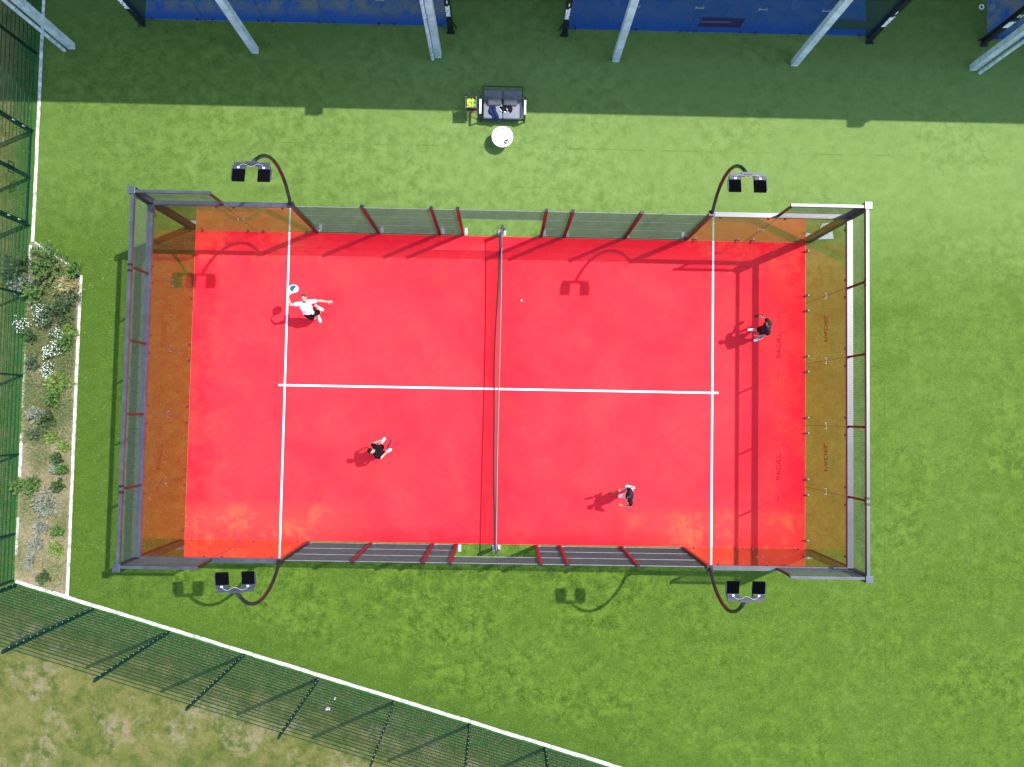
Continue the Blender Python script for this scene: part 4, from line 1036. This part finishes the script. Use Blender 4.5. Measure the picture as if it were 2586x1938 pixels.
dn = Vector((0,0,-1))
J1 = {'head':(-5.98,2.61,1.63),'neck':(-5.975,2.50,1.50),'chest':(-6.0,2.37,1.30),'pelvis':(-6.0,2.23,.97),'shR':(-6.13,2.45,1.46),'elR':(-6.39,2.39,1.60),'wrR':(-6.40,2.57,1.80),'shL':(-5.82,2.52,1.46),'elL':(-5.53,2.55,1.50),'wrL':(-5.29,2.52,1.50),
 'hipR':(-6.08,2.20,.92),'knR':(-5.96,2.13,.50),'anR':(-5.93,2.27,.10),'toeR':(-5.87,2.13,.05),'hipL':(-5.92,2.25,.92),'knL':(-5.78,2.32,.52),'anL':(-5.95,2.56,.20),'toeL':(-5.80,2.47,.06),
 'gripR':((.10,.95,.15),(.9,0,-.4),1,.85),'gripL':((1,.05,.05),(0,-.2,1),1,.10)}
person('player in white shirt and black shorts reaching up with a racket', J1, (-1,-.12,0), (.14,-.80,.56), (-.15,.55,.80), M['skin_pale'], M['shirt_white'], M['shorts_black'], M['hair_auburn'], sleeve=.60)
racket((-6.385,2.655,1.815), (-6.285,2.87,1.68), (.25,.45,.9), M['shoe'], M['shoe'], 'white and teal padel racket raised by the player in white', M['teal'])
J2 = {'head':(-3.84,-2.00,1.58),'neck':(-3.77,-2.00,1.44),'chest':(-3.70,-2.01,1.24),'pelvis':(-3.72,-2.03,.93),'shL':(-3.76,-1.84,1.40),'elL':(-3.91,-1.83,1.14),'hL':(-3.75,-1.74,1.06),'shR':(-3.70,-2.17,1.40),'elR':(-3.61,-2.24,1.13),'hR':(-3.47,-2.08,1.08),
 'knL':(-3.66,-1.92,.50),'anL':(-3.79,-1.83,.10),'toeL':(-3.70,-1.70,.04),'knR':(-3.62,-2.11,.50),'anR':(-3.64,-2.12,.10),'toeR':(-3.52,-2.05,.04),
 'gripL':((.8,.4,-.1),(.2,-.6,-.5),-1,.5),'gripR':((.5,.85,.1),(-.6,.5,-.1),1,.9)}
person('player in black left of the net, face tilted up, near the middle line', J2, (.25,-1,0), (.84,-.52,.12), (-.14,.04,.99), M['skin'], M['shirt_black'], M['shorts_black'], M['hair_black'])
racket((-3.44,-2.01,1.10), (-3.36,-1.79,1.16), (.9,-.35,.08), M['black'], M['racket_red'], 'dark padel racket held upright by the player left of the net')
J3 = {'head':(3.99,-3.335,1.65),'neck':(4.01,-3.31,1.47),'chest':(4.07,-3.25,1.27),'pelvis':(4.12,-3.24,.94),'shR':(4.06,-3.08,1.40),'elR':(4.02,-3.03,1.14),'hR':(3.86,-3.11,1.06),'shL':(4.09,-3.44,1.40),'elL':(4.12,-3.58,1.14),'hL':(3.92,-3.56,1.10),
 'knL':(4.04,-3.33,.50),'anL':(4.13,-3.36,.10),'toeL':(4.00,-3.39,.04),'knR':(4.22,-3.16,.50),'anR':(4.36,-3.11,.12),'toeR':(4.24,-3.09,.04),
 'gripR':((-.9,-.2,0),(.0,-.4,-.9),-1,.9),'gripL':((-1,.05,0),(0,.5,-.8),1,.35)}
person('player in black shirt and white shorts right of the net', J3, (.15,1,0), (-.85,-.25,-.25), (-.28,-.05,.95), M['skin'], M['shirt_navy'], M['shorts_white'], M['hair_black'])
racket((3.80,-3.13,1.06), (3.58,-3.21,1.04), (.25,-.9,.3), M['racket_red'], M['racket_red'], 'dark red padel racket held flat by the player in white shorts')
J4 = {'head':(8.22,2.10,1.65),'neck':(8.25,2.06,1.47),'chest':(8.27,2.02,1.27),'pelvis':(8.31,1.96,.94),'shR':(8.26,2.22,1.40),'elR':(8.30,2.30,1.14),'hR':(8.24,2.36,.98),'shL':(8.30,1.86,1.40),'elL':(8.32,1.80,1.12),'hL':(8.12,1.78,1.02),
 'knR':(8.28,2.03,.50),'anR':(8.31,2.09,.10),'toeR':(8.18,2.09,.04),'knL':(8.37,1.86,.50),'anL':(8.50,1.82,.10),'toeL':(8.35,1.75,.04),
 'gripR':((-.2,.5,-.8),(-.8,-.3,0),1,.9),'gripL':((-1,0,-.2),(0,.7,-.5),-1,.4)}
person('player in black in front of the right glass wall', J4, (.12,1,0), (-.85,-.15,-.42), (-.40,0,.92), M['skin'], M['shirt_navy'], M['shorts_black'], M['hair_brown'])
racket((8.235,2.39,.92), (8.23,2.46,.66), (.25,-.95,-.2), M['black'], M['black'], 'dark padel racket hanging from the hand of the player by the right glass wall')
